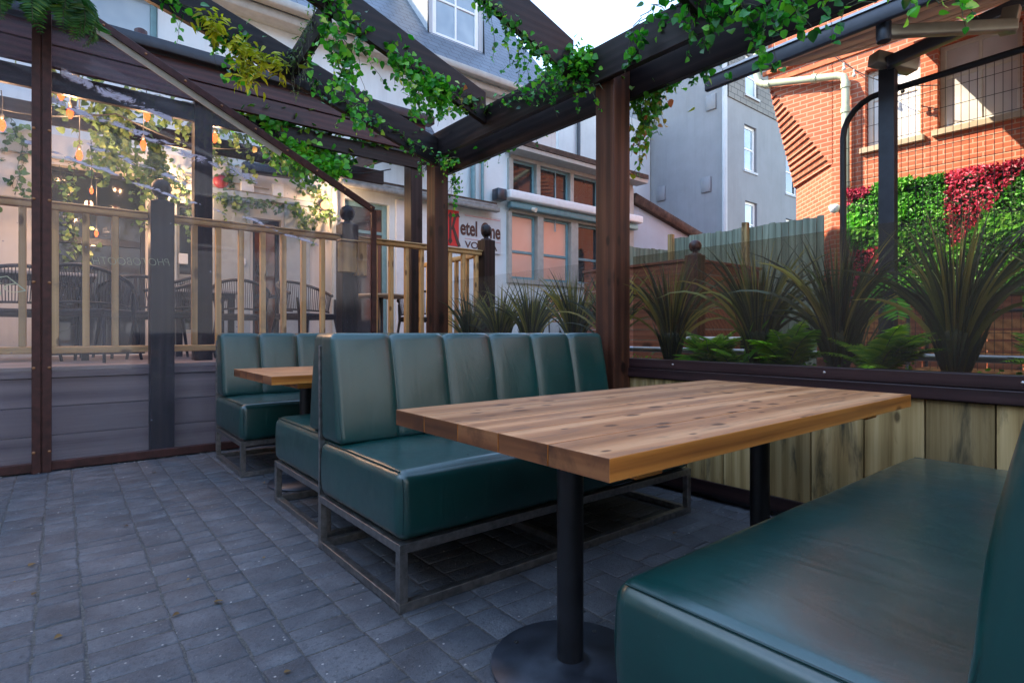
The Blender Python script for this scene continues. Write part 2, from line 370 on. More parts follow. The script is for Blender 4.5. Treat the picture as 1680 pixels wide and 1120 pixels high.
M['red'] = m_plain('red_bell', (.35,.03,.03), .4)
M['signred'] = m_plain('red_sign_panel', (.62,.03,.03), .5, 0, .05)
M['signwhite'] = m_plain('white_sign_board', (.52,.56,.58), .5, 0, .04)
M['signbrown'] = m_plain('dark_brown_lettering', (.07,.03,.025), .5)
M['pinkline'] = m_plain('pink_sign_rule', (.6,.35,.36), .5)
M['neon'] = m_plain('pale_green_lettering', (.45,.5,.35), .5)
G = lambda *s: [(p, c) for p, c in s]
M['ivy'] = m_leaf('glossy_ivy_leaf', G((0,(.008,.08,.016)),(.3,(.025,.24,.02)),(.62,(.09,.46,.025)),(.9,(.28,.66,.05)),(1,(.5,.65,.1))), .32)
M['ivy_mix'] = m_leaf('autumn_ivy_leaf', G((0,(.02,.12,.015)),(.5,(.09,.32,.02)),(.75,(.28,.32,.03)),(1,(.45,.12,.04))), .4)
M['yellow'] = m_leaf('yellow_fern_leaf', G((0,(.25,.3,.01)),(.5,(.55,.55,.02)),(1,(.75,.7,.04))), .45)
M['bright'] = m_leaf('bright_green_leaf', G((0,(.02,.16,.01)),(.5,(.08,.4,.02)),(1,(.25,.62,.05))), .4)
M['walivy'] = m_leaf('wall_ivy_leaf', G((0,(.05,.11,.05)),(.5,(.13,.22,.08)),(1,(.27,.33,.1))), .5)
M['fern'] = m_leaf('fern_frond', G((0,(.04,.16,.01)),(.5,(.18,.4,.02)),(1,(.5,.68,.06))), .45, .45)
M['fern_dark'] = m_leaf('dark_fern_frond', G((0,(.01,.06,.015)),(.6,(.03,.15,.03)),(1,(.12,.25,.04))), .45)
M['blade'] = m_leaf('olive_grass_blade', G((0,(.03,.035,.03)),(.45,(.06,.075,.045)),(.75,(.17,.18,.055)),(1,(.38,.3,.09))), .4, .25)
M['magenta'] = m_leaf('magenta_leaf', G((0,(.22,.008,.03)),(.5,(.55,.035,.1)),(1,(.8,.13,.22))), .45)
M['livgreen'] = m_leaf('living_wall_leaf', G((0,(.02,.14,.01)),(.5,(.09,.38,.03)),(1,(.26,.6,.08))), .45)
M['stem'] = m_plain('brown_green_stem', (.06,.07,.03), .7)
M['greystem'] = m_plain('grey_strand', (.2,.22,.17), .8)
M['cord'] = m_plain('black_cord', (.012,.012,.012), .6)
# ------------------------------------------------------------------ paving and ground
def ground():
    t = NT('dark_ground'); v = t.coord()
    c = t.ramp(t.noise(v, 3, 6), [(.3, (.03,.032,.037)), (.7, (.07,.07,.075))]); gm = t.bsdf(c, .85, 0, t.bump(t.noise(v, 40, 4), .4, .01))
    struct(MB().quad((-600,-600,-.03),(600,-600,-.03),(600,600,-.03),(-600,600,-.03)).build('ground', gm, origin=(0,0,0)))
    t = NT('joint_sand'); v = t.coord()
    c = t.ramp(t.noise(v, 90, 5, .7), [(.35, (.045,.045,.047)), (.55, (.1,.095,.09)), (.8, (.24,.22,.19))]); sand = t.bsdf(c, .95, 0, t.bump(t.noise(v, 200, 3), .8, .006))
    struct(MB().quad((-3.5,-2.2,-.0035),(3.6,-2.2,-.0035),(3.6,5.45,-.0035),(-3.5,5.45,-.0035)).build('paving_joints', sand, origin=(0,0,0)))
    t = NT('blue_grey_paver'); v = t.coord(); vp = t.coord(per=5)
    a = t.noise(vp, 5, 6, .6); f = t.noise(v, 170, 3, .6); pat = t.noise(v, 1.1, 4)
    c = t.ramp(a, [(.32, (.055,.061,.072)), (.5,(.085,.094,.11)), (.68, (.135,.146,.163))])
    br = t.n('MapRange', {'Value': t.attr(), 3: .93, 4: 1.07}).outputs[0]
    c = t.mix(1, c, t.n('CombineXYZ', {'X': br, 'Y': br, 'Z': br}).outputs[0], 'MULTIPLY')
    c = t.mix(t.n('MapRange', {'Value': t.noise(v, 60, 4, .8), 1: .52, 2: .62, 3: 0, 4: .6}).outputs[0], c, (.035,.038,.045,1))
    c = t.mix(t.n('MapRange', {'Value': pat, 1: .45, 2: .7, 3: 0, 4: .55}).outputs[0], c, (.085,.08,.085,1))
    c = t.mix(t.n('MapRange', {'Value': f, 1: .64, 2: .72, 3: 0, 4: .6}).outputs[0], c, (.34,.33,.32,1))
    spk = t.n('TexVoronoi', {'Vector': v, 'Scale': 26})
    c = t.mix(t.math('MULTIPLY', t.math('LESS_THAN', spk.outputs['Distance'], .1), t.math('GREATER_THAN', t.n('SeparateColor', {0: spk.outputs['Color']}).outputs[0], .55)), c, (.42,.4,.38,1))
    h = t.mix(.35, t.noise(v, 38, 6, .75), a)
    pav = t.bsdf(c, t.n('MapRange', {'Value': t.noise(v, 14, 4), 3: .42, 4: .75}).outputs[0], 0, t.bump(h, .9, .014), Specular_IOR_Level=.5)
    m = MB(); r = random.Random(5); x = -2.6; k = 0
    while x < 3.3:
        w = [.17,.13,.24,.16,.13,.2,.15][k % 7]; k += 1; y = -1.4+r.uniform(-.2,0)
        while y < 5.36:
            l = r.choice([.08,.1,.12,.15,.19]); g = .0026
            x0, x1, y0, y1 = x+g, x+w-g, y+g, min(y+l, 5.4)-g
            if y1-y0 > .03:
                if r.random() < .45: pass
                dz = r.uniform(-.0018,.0018); tx, ty = r.uniform(-.005,.005), r.uniform(-.005,.005)
                def hz(px, py, e): return dz + tx*(px-x-w/2)+ty*(py-y-l/2) - e
                n = 3; b = .006; jit = [(r.uniform(-.004,.004), r.uniform(-.004,.004)) for _ in range(8)]
                ring = lambda i, e: [Vector((a+jit[q][0], c_+jit[q][1], hz(a, c_, e))) for q, (a, c_) in enumerate(((x0+i,y0+i),((x0+x1)/2,y0+i),(x1-i,y0+i),(x1-i,(y0+y1)/2),(x1-i,y1-i),((x0+x1)/2,y1-i),(x0+i,y1-i),(x0+i,(y0+y1)/2)))]
                A = ring(0,.02)+ring(0,.006)+ring(.0025,.0018)+ring(.009,0)
                fs = [(q*8+i, q*8+(i+1)%8, (q+1)*8+(i+1)%8, (q+1)*8+i) for q in range(n) for i in range(8)]+[tuple(range(24,32))]
                m.add(A, fs, r.random(), True)
            y += l
        x += w
    struct(m.build('patio_paving', pav, origin=(0,0,0)))
ground()
# grit and fallen bits lying on the paving
t_ = m_plain('stone_chip', (.3,.28,.26), .9); m = MB(); r = random.Random(8)
for i in range(300):
    x, y = r.uniform(-1.2,2.9), r.uniform(.8,5.2); s = r.uniform(.0012,.0035)
    if i > 190: x = r.uniform(-1.2,2.9); y = 5.2+r.uniform(-.04,.04); s *= 2
    m.add([(x-s,y-s,.003),(x+s,y-s*.6,.003),(x+s*.7,y+s,.003),(x-s,y+s,.003),(x,y,.003+s)], [(0,1,4),(1,2,4),(2,3,4),(3,0,4)])
tag(m.build('stone_chips', t_, origin=(0,0,0)), 'pale grit scattered over the dark paving', 'grit', kind='stuff')

# ------------------------------------------------------------------ booth benches
def make_bench(L, loc, rz, label, D=.81, fat=0, H=1.0):
    root = thing('booth_bench', loc, label, 'bench', 'teal channel-back booth benches', rz, local=True)
    w = .034; fr = MB(); zt = .228
    for y in (w/2, D-w/2): fr.bar((0,y,w/2),(L,y,w/2),w,w)
    for y in (w/2, D-w/2): fr.bar((0,y,zt),(L,y,zt),w,w)
    for x in (w/2, L/2, L-w/2):
        fr.bar((x,w,w/2+.001),(x,D-w,w/2+.001),w-.002,w-.002)
        fr.bar((x,w,zt),(x,D-w,zt),w-.002,w-.002)
    fr.build('frame', M['steel'], root, .0025, 2)
    for x in (w/2, L-w/2):
        MB().bar((x,w/2,w),(x,w/2,zt-w/2),w-.001,w-.001,(0,1,0)).build('leg', M['steel'], root, .002, 2)
        MB().bar((x,D-w/2,w),(x,D-w/2,zt-w/2),w-.001,w-.001,(0,1,0)).build('leg', M['steel'], root, .002, 2)
        MB().bar((x,D-.009,zt+w/2),(x,D-.009,.94),w-.001,.016,(0,1,0)).build('upright', M['steel'], root, .002, 2)
    x0, x1 = .003, L-.003
    z0, z1, yb = .247, .502, D-.02; lo, hi, rr = (x0,0,z0), (x1,yb,z1), .042
    def seat(p):
        q = rbox(p, lo, hi, rr); u = (p.x-x0)/(x1-x0)*2-1; v = p.y/yb*2-1; h = (p.z-z0)/(z1-z0)
        q.z += (.012*(1-abs(u)**10)*(1-abs(v)**6)+.005*noise.noise(Vector((p.x*3,p.y*5,1))))*h**3
        k = max(0, 1-p.y/.1)*math.sin(math.pi*h); q.y -= (.012*(1-abs(u)**10)+.004*noise.noise(Vector((p.x*4,h*2,3))))*k
        k = max(0,(abs(u)-.9)/.1)*math.sin(math.pi*h); q.x += math.copysign((.008+.003*noise.noise(Vector((p.y*6,h*3,u))))*k, u)
        return q
    s = MB().gridbox(lo,hi,(rsamp(x0,x1,rr,34),rsamp(0,yb,rr,14),rsamp(z0,z1,rr,5)),seat).build('seat', M['leather'], root)
    ins = .012
    for x, sg in ((x0,1),(x1,-1)):
        MB().tube([Vector((x+sg*ins, y, z1-ins*.42+.0016)) for y in [.03+(yb-.06)*i/24 for i in range(25)]], .0026, 6).build('piping', M['piping'], s)
        MB().tube([(x+sg*.0135, .0135-.003-.008*math.sin(math.pi*h), z0+.03+.2*h) for h in [i/10 for i in range(11)]], .0024, 6).build('piping', M['piping'], s)
    # backrest: six upholstered channels, wedge in section
    n = 6; cw = (x1-x0)/n; T = .2; Zb, Zt = z1+.004, H; rr2 = .034; xs = [x0, x0+.004, x0+.01, x0+.019, x0+.028, x0+rr2]
    for c in range(n):
        for q in (0,.012,.035,.08,.16,.3,.5,.7,.84,.92,.965,.988):
            xv = x0+cw*(c+q)
            if x0+rr2+.004 < xv < x1-rr2-.004: xs.append(xv)
    xs += [x1-rr2, x1-.028, x1-.019, x1-.01, x1-.004, x1]
    def back(p):
        q = rbox(p, (x0,0,Zb), (x1,T,Zt), rr2); h = min(1,max(0,(q.z-Zb)/(Zt-Zb))); f = (T-q.y)/T
        t = ((p.x-x0)/cw) % 1.0; edge = abs(2*t-1)
        if min(p.x-x0, x1-p.x) < cw*.5: edge = 0 if min(p.x-x0, x1-p.x) < cw*.4 else edge
        groove = edge**9; thick = .235-(.1-fat)*h**.8+(.012+fat*.3)*math.sin(math.pi*h)
        y = D-.018 - f*thick + .016*groove*max(0,f-.3)/.7 - .004*noise.noise(Vector((p.x*5,h*3,5)))*f
        z = q.z - .016*groove*max(0,(h-.9)/.1)
        return Vector((q.x, y, z))
    bk = MB().gridbox((x0,0,Zb),(x1,T,Zt),(xs,rsamp(0,T,rr2,3),rsamp(Zb,Zt,rr2,7)),back).build('backrest', M['leather'], root)
    for x in (x0+.0125, x1-.0125):
        MB().tube([(x, D-.018-(.235-.1*h**.8+.012*math.sin(math.pi*h))+.012, Zb+.03+h*(Zt-Zb-.06)) for h in [i/12 for i in range(13)]], .0026, 6).build('piping', M['piping'], bk)
    return root
make_bench(1.82, (2.685,.755,0), math.pi, 'nearest teal booth bench, cut off by the bottom right corner', fat=.012)
make_bench(1.8, (.935,1.79,0), 0, 'teal booth bench with its six-channel backrest facing the near wooden table')
make_bench(1.75, (.985+1.75,3.46,0), math.pi, 'teal booth bench turned away from us, back to back with the middle bench')
make_bench(1.78, (.965,4.17,0), 0, 'farthest teal booth bench, against the clear screen behind the far table')

# ------------------------------------------------------------------ tables
def make_table(x0, x1, y0, y1, label, seed):
    r = random.Random(seed); z1 = .75; th = .05
    root = thing('pedestal_table', ((x0+x1)/2,(y0+y1)/2,0), label, 'table', 'thick pine pedestal tables')
    m = MB(); n = 5; w = (y1-y0)/n
    for i in range(n):
        g = .0016; dz = r.uniform(-.0004,.0004)
        m.box((x0, y0+i*w+g, z1-th), (x1, y0+(i+1)*w-g, z1+dz))
    top = m.build('tabletop', M['top'], root, .0018, 2)
    top.data.materials.append(M['topedge']); top.data.materials.append(M['endgrain'])
    for p in top.data.polygons:
        if abs(p.normal.y) > .8: p.material_index = 1
        if abs(p.normal.x) > .8: p.material_index = 2
    for x in (x0+.17, x1-.27):
        b = MB().box((x,y0+.07,z1-th-.036),(x+.1,y1-.07,z1-th-.001)).build('batten', M['topedge'], root, .003, 2)
    yc = (y0+y1)/2
    for x in ((x0+.345),(x1-.345)):
        MB().lathe((x,yc,0), [(.04,.016),(.04,z1-th-.038)], 32).build('column', M['black'], root)
        pl = MB().lathe((x,yc,0), [(.238,.004),(.24,.008),(.238,.013),(.07,.0145),(.052,.018),(.041,.024)], 56).build('base_plate', M['base'], root)
        for a in (20,110,200,290):
            MB().lathe((x+.19*math.cos(R(a)), yc+.19*math.sin(R(a)), .0135), [(.0075,0),(.0075,.002),(.004,.002),(0,.0005)], 12).build('bolt_hole', M['cord'], pl)
    return root
make_table(.85, 2.69, .74, 1.655, 'large worn pine table in the foreground, overhanging the nearest bench', 3)
make_table(.935, 2.7, 3.34, 4.23, 'smaller looking pine table farther back, standing before the farthest bench', 9)

# ------------------------------------------------------------------ right hand wall: boards, cap rail, screens
W = 3.02
wr = thing('board_wall', (W,1,0), 'low wall of weathered upright boards capped by a dark plum rail along the right side', 'wall')
m = MB(); r = random.Random(4); y = 5.2
while y > -1.6:
    w = .2455; m.box((W+r.uniform(0,.006), y-w+.004, .075), (W+.03, y-.002, .7)); y -= w
m.build('board_panel', M['weather'], wr, .002, 1)
c = MB().box((W-.022,-1.6,.705),(W+.05,5.2,.765)).box((W-.012,-1.6,.7665),(W+.06,5.2,.828)).build('cap_rail', M['cap'], wr, .004, 2)
for yy in (.45, 1.2, 2.1): MB().lathe((W-.0125,yy,.8), [(.007,0),(.007,.003),(.003,.0045)], 10, axis=(-1,0,0)).build('screw', M['chrome'], c)
MB().box((W-.02,-1.6,.035),(W-.001,5.2,.115)).build('kickboard', M['cap'], wr, .003, 2)
MB().box((W+.035,-1.6,.0),(W+.1,5.2,.7)).build('backing', M['lead'], wr)
def screen(y0, y1, z1, mat, label):
    s = MB().box((W+.02,y0,.829),(W+.026,y1,z1)).build('wind_screen', mat); tag(s, label, 'wind screen', 'clear wind screens on the board wall')
screen(-1.5, 2.44, 1.52, M['glass_right'], 'smoky clear wind screen right of the tall post, before the biggest grass plants')
screen(2.66, 4.72, 1.52, M['glass_far'], 'clear wind screen between the two pergola posts, in front of the distant grass plants')
# planter trough outside the wall
tag(MB().box((W+.11,-1.5,.4),(W+.15,5.1,.78)).box((W+.42,-1.5,.4),(W+.46,5.1,.78)).box((W+.15,-1.5,.42),(W+.42,5.1,.74)).build('planter_trough', M['lead']), 'long trough holding the row of grasses behind the board wall', 'planter')
tag(MB().tube([(W+.6,-1.5,.87),(W+.6,5.1,.87)], .021, 12).build('metal_rail', M['galv']), 'thin grey tube rail running low behind the grasses', 'rail')

# ------------------------------------------------------------------ pergola
pg = thing('pergola', (2.93,2,0), 'dark stained timber pergola with sloping rafters over the booths', 'pergola')
MB().box((2.852,2.45,.0),(3.018,2.612,2.95)).build('post', M['post'], pg, .004, 2)
MB().box((2.852,4.73,.0),(3.008,4.885,2.95)).build('post', M['post'], pg, .004, 2)
MB().box((2.80,-1.5,2.684),(2.849,4.93,2.925)).build('beam', M['dark_y'], pg, .004, 2)
MB().box((3.021,-1.5,2.6),(3.069,4.96,2.845)).build('beam', M['dark_y'], pg, .004, 2)
for y, zt, sl in ((4.6,2.855,.305),(3.83,3.035,.335),(2.79,3.05,.325),(1.8,3.06,.325)):
    zb = zt - .262; m = MB(); x1, x0 = 2.797, -1.6
    pts = [(x1,zb),(x1,zt),(x0,zt+sl*(x1-x0)),(x0,zb+sl*(x1-x0))]
    vs = [(x,y-.024,z) for x,z in pts]+[(x,y+.024,z) for x,z in pts]
    m.add(vs, [(0,1,2,3),(7,6,5,4),(0,4,5,1),(1,5,6,2),(2,6,7,3),(3,7,4,0)]).build('rafter', M['dark_x'], pg, .003, 2)
zn = 2.855+.305*(2.797-1.46)
MB().bar((1.46,3.856,zn-.01),(1.46,4.574,zn-.1),.05,.2).build('noggin', M['dark_y'], pg, .003, 2)
zn = 3.05+.325*(2.797-1.46)
MB().bar((1.46,2.816,zn-.13),(1.46,3.804,zn-.06),.05,.2).build('noggin', M['dark_y'], pg, .003, 2)

# ------------------------------------------------------------------ left hand clear screen with rust red channel frame
GY = 5.25
gs = thing('gable_screen', (1,GY,0), 'tall scuffed clear screen with a sloping top in a rust red metal frame, left side', 'screen')
zr, xr = 2.235, 2.447; slp = .4965; zl = lambda x: zr+slp*(xr-x)
MB().add([(x,GY-.004+dy,z) for dy in (0,.008) for x,z in ((-2.4,.05),(xr-.012,.05),(xr-.012,zr-.01),(-2.4,zl(-2.4)-.02))], [(0,1,2,3),(7,6,5,4),(0,4,5,1),(1,5,6,2),(2,6,7,3),(3,7,4,0)]).build('sheet', M['glass_left'], gs)
f = MB(); f.bar((-2.4,GY-.012,zl(-2.4)),(xr,GY-.012,zr),.035,.06); f.bar((xr,GY-.012,.08),(xr,GY-.012,zr),.035,.05,(1,0,0)); f.box((-2.4,GY-.03,.01),(xr+.02,GY+.03,.07))
f.build('frame', M['rust'], gs, .002, 1)
p = MB(); px0 = -.162; p.box((px0,GY-.05,.0),(px0+.05,GY+.02,3.9)); p.box((px0+.058,GY-.05,.0),(px0+.11,GY+.02,3.9)); p.box((px0+.048,GY-.035,.0),(px0+.06,GY+.01,3.9))
post = p.build('post', M['rust'], gs, .002, 1)
for z in (.15,.75,1.36,1.95,2.45):
    for x in (px0+.012, px0+.098): MB().lathe((x,GY-.05,z), [(.011,0),(.01,.004),(.004,.006)], 10, axis=(0,-1,0)).build('bolt', M['bolt'], post)
for i in range(9):
    x = .25+i*.27; MB().lathe((x,GY-.03,zl(x)), [(.01,0),(.009,.004),(.003,.006)], 10, axis=(0,-1,0)).build('bolt', M['bolt'], gs)
tp = MB(); tp.bar((-.02,GY-.012,zl(-.02)-.062),(1.55,GY-.012,zl(1.55)-.062),.006,.05,r=.3)
tp.build('batten', m_plain('cream_batten', (.42,.38,.3), .7), gs)
def text_obj(name, body, size, loc, rot, mat, parent=None, offset=0, extr=.001, shear=0, sx=1, width=None):
    cu = bpy.data.curves.new(name, 'FONT'); cu.body = body; cu.size = size; cu.extrude = extr; cu.offset = offset; cu.shear = shear; cu.align_x = 'LEFT'
    o = bpy.data.objects.new(name, cu); COL.objects.link(o); bpy.context.view_layer.update()
    me = bpy.data.meshes.new_from_object(o.evaluated_get(bpy.context.evaluated_depsgraph_get())); bpy.data.objects.remove(o)
    k = 1
    if width:
        xs = [v.co.x for v in me.vertices]; k = width/(max(xs)-min(xs))
    me.transform(Matrix.Diagonal((sx*k,1,1,1))); me.materials.clear(); me.materials.append(mat)
    o = bpy.data.objects.new(name, me); COL.objects.link(o)
    off = Vector((0,0,0)); p_ = parent
    while p_ is not None: off += p_.location; p_ = p_.parent
    o.location = Vector(loc)-off; o.rotation_euler = rot
    if parent is not None: o.parent = parent
    return o
pL, pR = at(178,450,Y=GY), at(275,432,Y=GY)
text_obj('lettering', 'PHOTOBOOTH', .085, (pR.x+.02,GY-.008,pR.z-.02), (R(90),R(-3),0), M['neon'], gs, -.0025, .0006, .2, -1, width=.5)
text_obj('lettering', 'Bo', .2, (at(52,0,Y=GY).x,GY-.008,at(0,475,Y=GY).z), (R(90),R(-16),0), M['neon'], gs, -.006, .0006, .5, -1, width=.24)
tag(MB().bar((-2.4,5.36,.0),(2.6,5.36,.0),.05,.06).build('kerb_strip', M['sleeper']), 'low dark strip under the clear screen', 'kerb')

m = MB(); r = random.Random(77)
for i in range(34):
    x, y = r.choice([r.uniform(-1,.8), r.uniform(.9,2.8)]), r.uniform(1.6,5.2); a = r.uniform(0,6.3)
    m.leaf(Vector((x,y,.006)), Vector((math.cos(a),math.sin(a),.1)), Vector((r.uniform(-.3,.3),r.uniform(-.3,.3),1)), r.uniform(.012,.035), .35)
tag(m.build('fallen_leaves', m_leaf('dry_leaf', G((0,(.1,.05,.02)),(1,(.3,.18,.07))), .8), origin=(0,0,0)), 'small dry leaves lying on the paving', 'fallen leaves', kind='stuff')
# ------------------------------------------------------------------ raised deck, railing, deck furniture
DZ = .74
dk = struct(MB().box((-6,5.56,DZ-.06),(4.3,7.96,DZ-.03)).build('deck_base', M['sleeper'], origin=(0,0,0)))
m = MB(); y = 5.5
while y < 7.9: m.box((-6,y+.003,DZ-.028),(4.3,y+.137,DZ)); y += .14
struct(m.build('deck_floor', M['deck'], origin=(0,0,0)))
m = MB()
for z0, z1 in ((0,.215),(.219,.435),(.439,.655)): m.box((-6,5.53,z0),(4.28,5.6,z1))
m.box((-6,5.505,.66),(4.3,5.6,DZ-.029)); struct(m.build('deck_face', M['sleeper'], bevel=.004, seg=1, origin=(0,0,0)))
RY = 5.62
rl = thing('deck_railing', (0,RY,DZ), 'pale pine balustrade along the front edge of the raised deck', 'railing')
MB().box((-5,RY-.04,1.955),(4.05,RY+.04,2.0)).box((-5,RY-.055,2.0),(4.05,RY+.055,2.018)).build('handrail', M['pine_x'], rl, .012, 3)
MB().box((-5,RY-.03,.84),(4.05,RY+.03,.895)).build('bottom_rail', M['pine_x'], rl, .01, 2)
x = -2.9; 
while x < 4.0:
    if not any(abs(x-q) < .13 for q in (.655,2.33,4.12)):
        MB().box((x-.023,RY-.024,.895),(x+.023,RY+.024,1.955)).build('baluster', M['pine_z'], rl, .003, 1)
    x += .191
MB().box((3.98,RY+.06,1.93),(4.04,7.3,1.99)).build('handrail', M['pine_y'], rl, .01, 2)
y = RY+.25
while y < 7.3:
    MB().box((3.99,y-.023,.8),(4.035,y+.023,1.93)).build('baluster', M['pine_z'], rl, .003, 1); y += .24
def newel(x, y, z0, z1, w, label, mat='dark_z'):
    root = thing('newel_post', (x,y,z0), label, 'post', 'ball-topped newel posts')
    MB().box((x-w/2,y-w/2,z0),(x+w/2,y+w/2,z1)).build('post', M[mat], root, .006, 2)
    MB().lathe((x,y,z1), [(w*.42,0),(w*.42,.015),(w*.2,.025),(w*.17,.05),(w*.3,.055),(w*.4,.085),(w*.44,.12),(w*.4,.155),(w*.28,.185),(w*.1,.2),(0,.202)], 24).build('ball_finial', M[mat], root)
    return root
newel(.655, 5.49, 0, 2.09, .17, 'dark newel post with ball top that runs down to the ground behind the clear screen')
newel(2.33, 5.62, DZ-.6, 2.13, .175, 'dark newel post with ball top and a small wooden box fixed to its front')
newel(4.12, 5.6, DZ-.7, 2.15, .16, 'dark newel post with ball top at the railing end, before the painted sign')
bx = thing('wooden_box', (2.33,5.5,1.6), 'small raw pine box screwed to the front of the middle newel post', 'box')
MB().box((2.19,5.45,1.62),(2.36,5.529,1.92)).box((2.362,5.42,1.59),(2.46,5.529,1.93)).build('body', M['pine_z'], bx, .003, 1)
MB().box((2.18,5.41,1.931),(2.47,5.53,1.945)).build('lid', M['pine_x'], bx, .003, 1)

# deck pergola with plum fascia
dp = thing('deck_pergola', (1,6,DZ), 'covered pergola over the raised deck with a broad plum red fascia', 'pergola')
MB().box((.98,5.98,DZ),(1.135,6.13,3.2)).build('post', M['dark_z'], dp, .004, 2)
MB().box((3.3,6.02,DZ),(3.455,6.2,3.2)).build('post', M['dark_z'], dp, .004, 2)
MB().box((-5,5.9,3.17),(3.42,5.95,3.345)).build('fascia', M['fascia'], dp, .004, 2)
MB().box((-5,5.885,3.35),(3.42,5.935,3.5)).build('fascia', M['fascia'], dp, .004, 2)
MB().box((-5,5.8,3.505),(3.5,5.94,3.61)).build('gutter', M['lead'], dp, .01, 2)
for x in (-3.2,-2.1,-1,.1,1.2,2.3,3.3):
    MB().bar((x,5.96,3.26),(x,7.9,3.45),.05,.16).build('rafter', M['dark_y'], dp, .003, 1)
MB().box((-5,5.99,3.0),(3.42,6.04,3.165)).build('beam', M['dark_x'], dp, .003, 1)
MB().box((-5,7.0,3.02),(3.42,7.05,3.2)).build('beam', M['dark_x'], dp, .003, 1)
MB().lathe((.55,5.9,3.61), [(.05,0),(.05,.06),(.03,.075)], 12).build('roof_cap', M['rust'], dp)

# rope chairs
def make_chair():
    root = thing('rope_chair', (0,0,DZ), 'x', 'chair', 'dark rope-backed chairs on the deck', local=True)
    m = MB(); m.gridbox((-.24,-.23,.44),(.24,.23,.475),(8,8,1),lambda p: Vector((p.x*(1-.12*((p.y+.23)/.46)), p.y, p.z-.012*(1-(p.x/.24)**2)*(1-(p.y/.23)**2)*(p.z>.46)))).build('seat', M['rope'], root, .01, 2)
    MB().bar((-.23,-.22,.425),(.23,-.22,.425),.03,.035).bar((-.2,.21,.425),(.2,.21,.425),.03,.035).bar((-.22,-.22,.425),(-.2,.21,.425),.03,.035).bar((.22,-.22,.425),(.2,.21,.425),.03,.035).build('seat_frame', M['frameblk'], root)
    for sx in (-1,1):
        MB().tube([(sx*.29,-.28,0),(sx*.24,-.22,.42),(sx*.255,-.2,.64)], [.013,.019,.015], 8).build('leg', M['frameblk'], root)
        MB().tube([(sx*.26,.3,0),(sx*.215,.22,.42)], [.013,.019], 8).build('leg', M['frameblk'], root)
    arc = lambda a, z, k: Vector((math.sin(a)*.28*k, -.02+math.cos(a)*.27*k, z))
    A = [R(-110+220*i/24) for i in range(25)]
    top = [arc(a, .66+.19*(math.cos(a*.62))**2, 1.08) for a in A]; bot = [arc(a, .47+.06*math.cos(a*.6), .94) for a in A]
    MB().tube(top, .018, 8).tube(bot, .011, 6).build('back_frame', M['frameblk'], root)
    c = MB()
    for i in range(48):
        f = .4+i*23.2/47; k = int(f); fr = f-k; k2 = min(k+1,24)
        c.tube([top[k].lerp(top[k2],fr), bot[k].lerp(bot[k2],fr)], .0042, 4, cap=False)
    c.build('backrest', M['rope'], root)
    return root
ch = make_chair(); first = True
for px, Y, rz, lab in ((20,6.75,200,'dark rope chair at the left edge of the frame beside the long slatted table'),
        (150,6.35,150,'dark rope chair between the rust red post and left newel post, at the slatted table'),
        (282,6.5,-70,'dark rope chair seen side-on with its rounded back just right of the left newel post'),
        (395,7.0,160,'low looking dark rope chair farther back, beside the deck pergola post'),
        (500,6.35,20,'dark rope chair with its back to us, just left of the wooden box post'),
        (690,6.75,-40,'dark rope chair half hidden between the two brown posts at the right of the deck'),
        (218,7.2,190,'dark rope chair behind the left newel post, far side of the small table')):
    p = at(px,0,Y=Y); loc = (p.x,p.y,DZ)
    if first: ch.location = loc; ch.rotation_euler = (0,0,R(rz)); ch['label'] = lab; first = False
    else: dup(ch, loc, R(rz), lab)
def deck_table(cx, cy, lx, ly, h, label, slats=True, rot=0):
    root = thing('deck_table', (cx,cy,DZ), label, 'table', 'tables on the raised deck')
    m = MB(); n = max(3,int(ly/.09)); w = ly/n
    for i in range(n): m.box((cx-lx/2,cy-ly/2+i*w+.004,DZ+h-.03),(cx+lx/2,cy-ly/2+(i+1)*w-.004,DZ+h))
    m.build('tabletop', M['tabletop_grey'], root, .004, 1)
    MB().box((cx-lx/2+.05,cy-ly/2+.05,DZ+h-.09),(cx+lx/2-.05,cy+ly/2-.05,DZ+h-.031)).build('apron', M['frameblk'], root)
    for sx in (-1,1):
        for sy in (-1,1): MB().box((cx+sx*(lx/2-.09)-.03,cy+sy*(ly/2-.09)-.03,DZ),(cx+sx*(lx/2-.09)+.03,cy+sy*(ly/2-.09)+.03,DZ+h-.09)).build('leg', M['frameblk'], root)
p = at(60,0,Y=7.0); deck_table(p.x-.35,7.0,1.6,.8,.82,'long grey slatted table on the deck behind the rust red post')
p = at(330,0,Y=7.3); deck_table(p.x,7.3,.7,.7,.74,'small square grey table beside the deck pergola post')
p = at(625,0,Y=6.75); rt = thing('round_table', (p.x,p.y,DZ), 'small round pale table at the right end of the deck', 'table', 'tables on the raised deck')
MB().lathe((p.x,p.y,DZ+.72), [(.33,0),(.35,.01),(.35,.03),(.34,.035),(0,.035)], 36).build('tabletop', M['stone'], rt)
MB().lathe((p.x,p.y,DZ), [(.22,0),(.2,.02),(.03,.03),(.03,.72)], 20).build('pedestal', M['black'], rt)
# dark bag on the deck floor
p = at(20,575,Y=6.2)

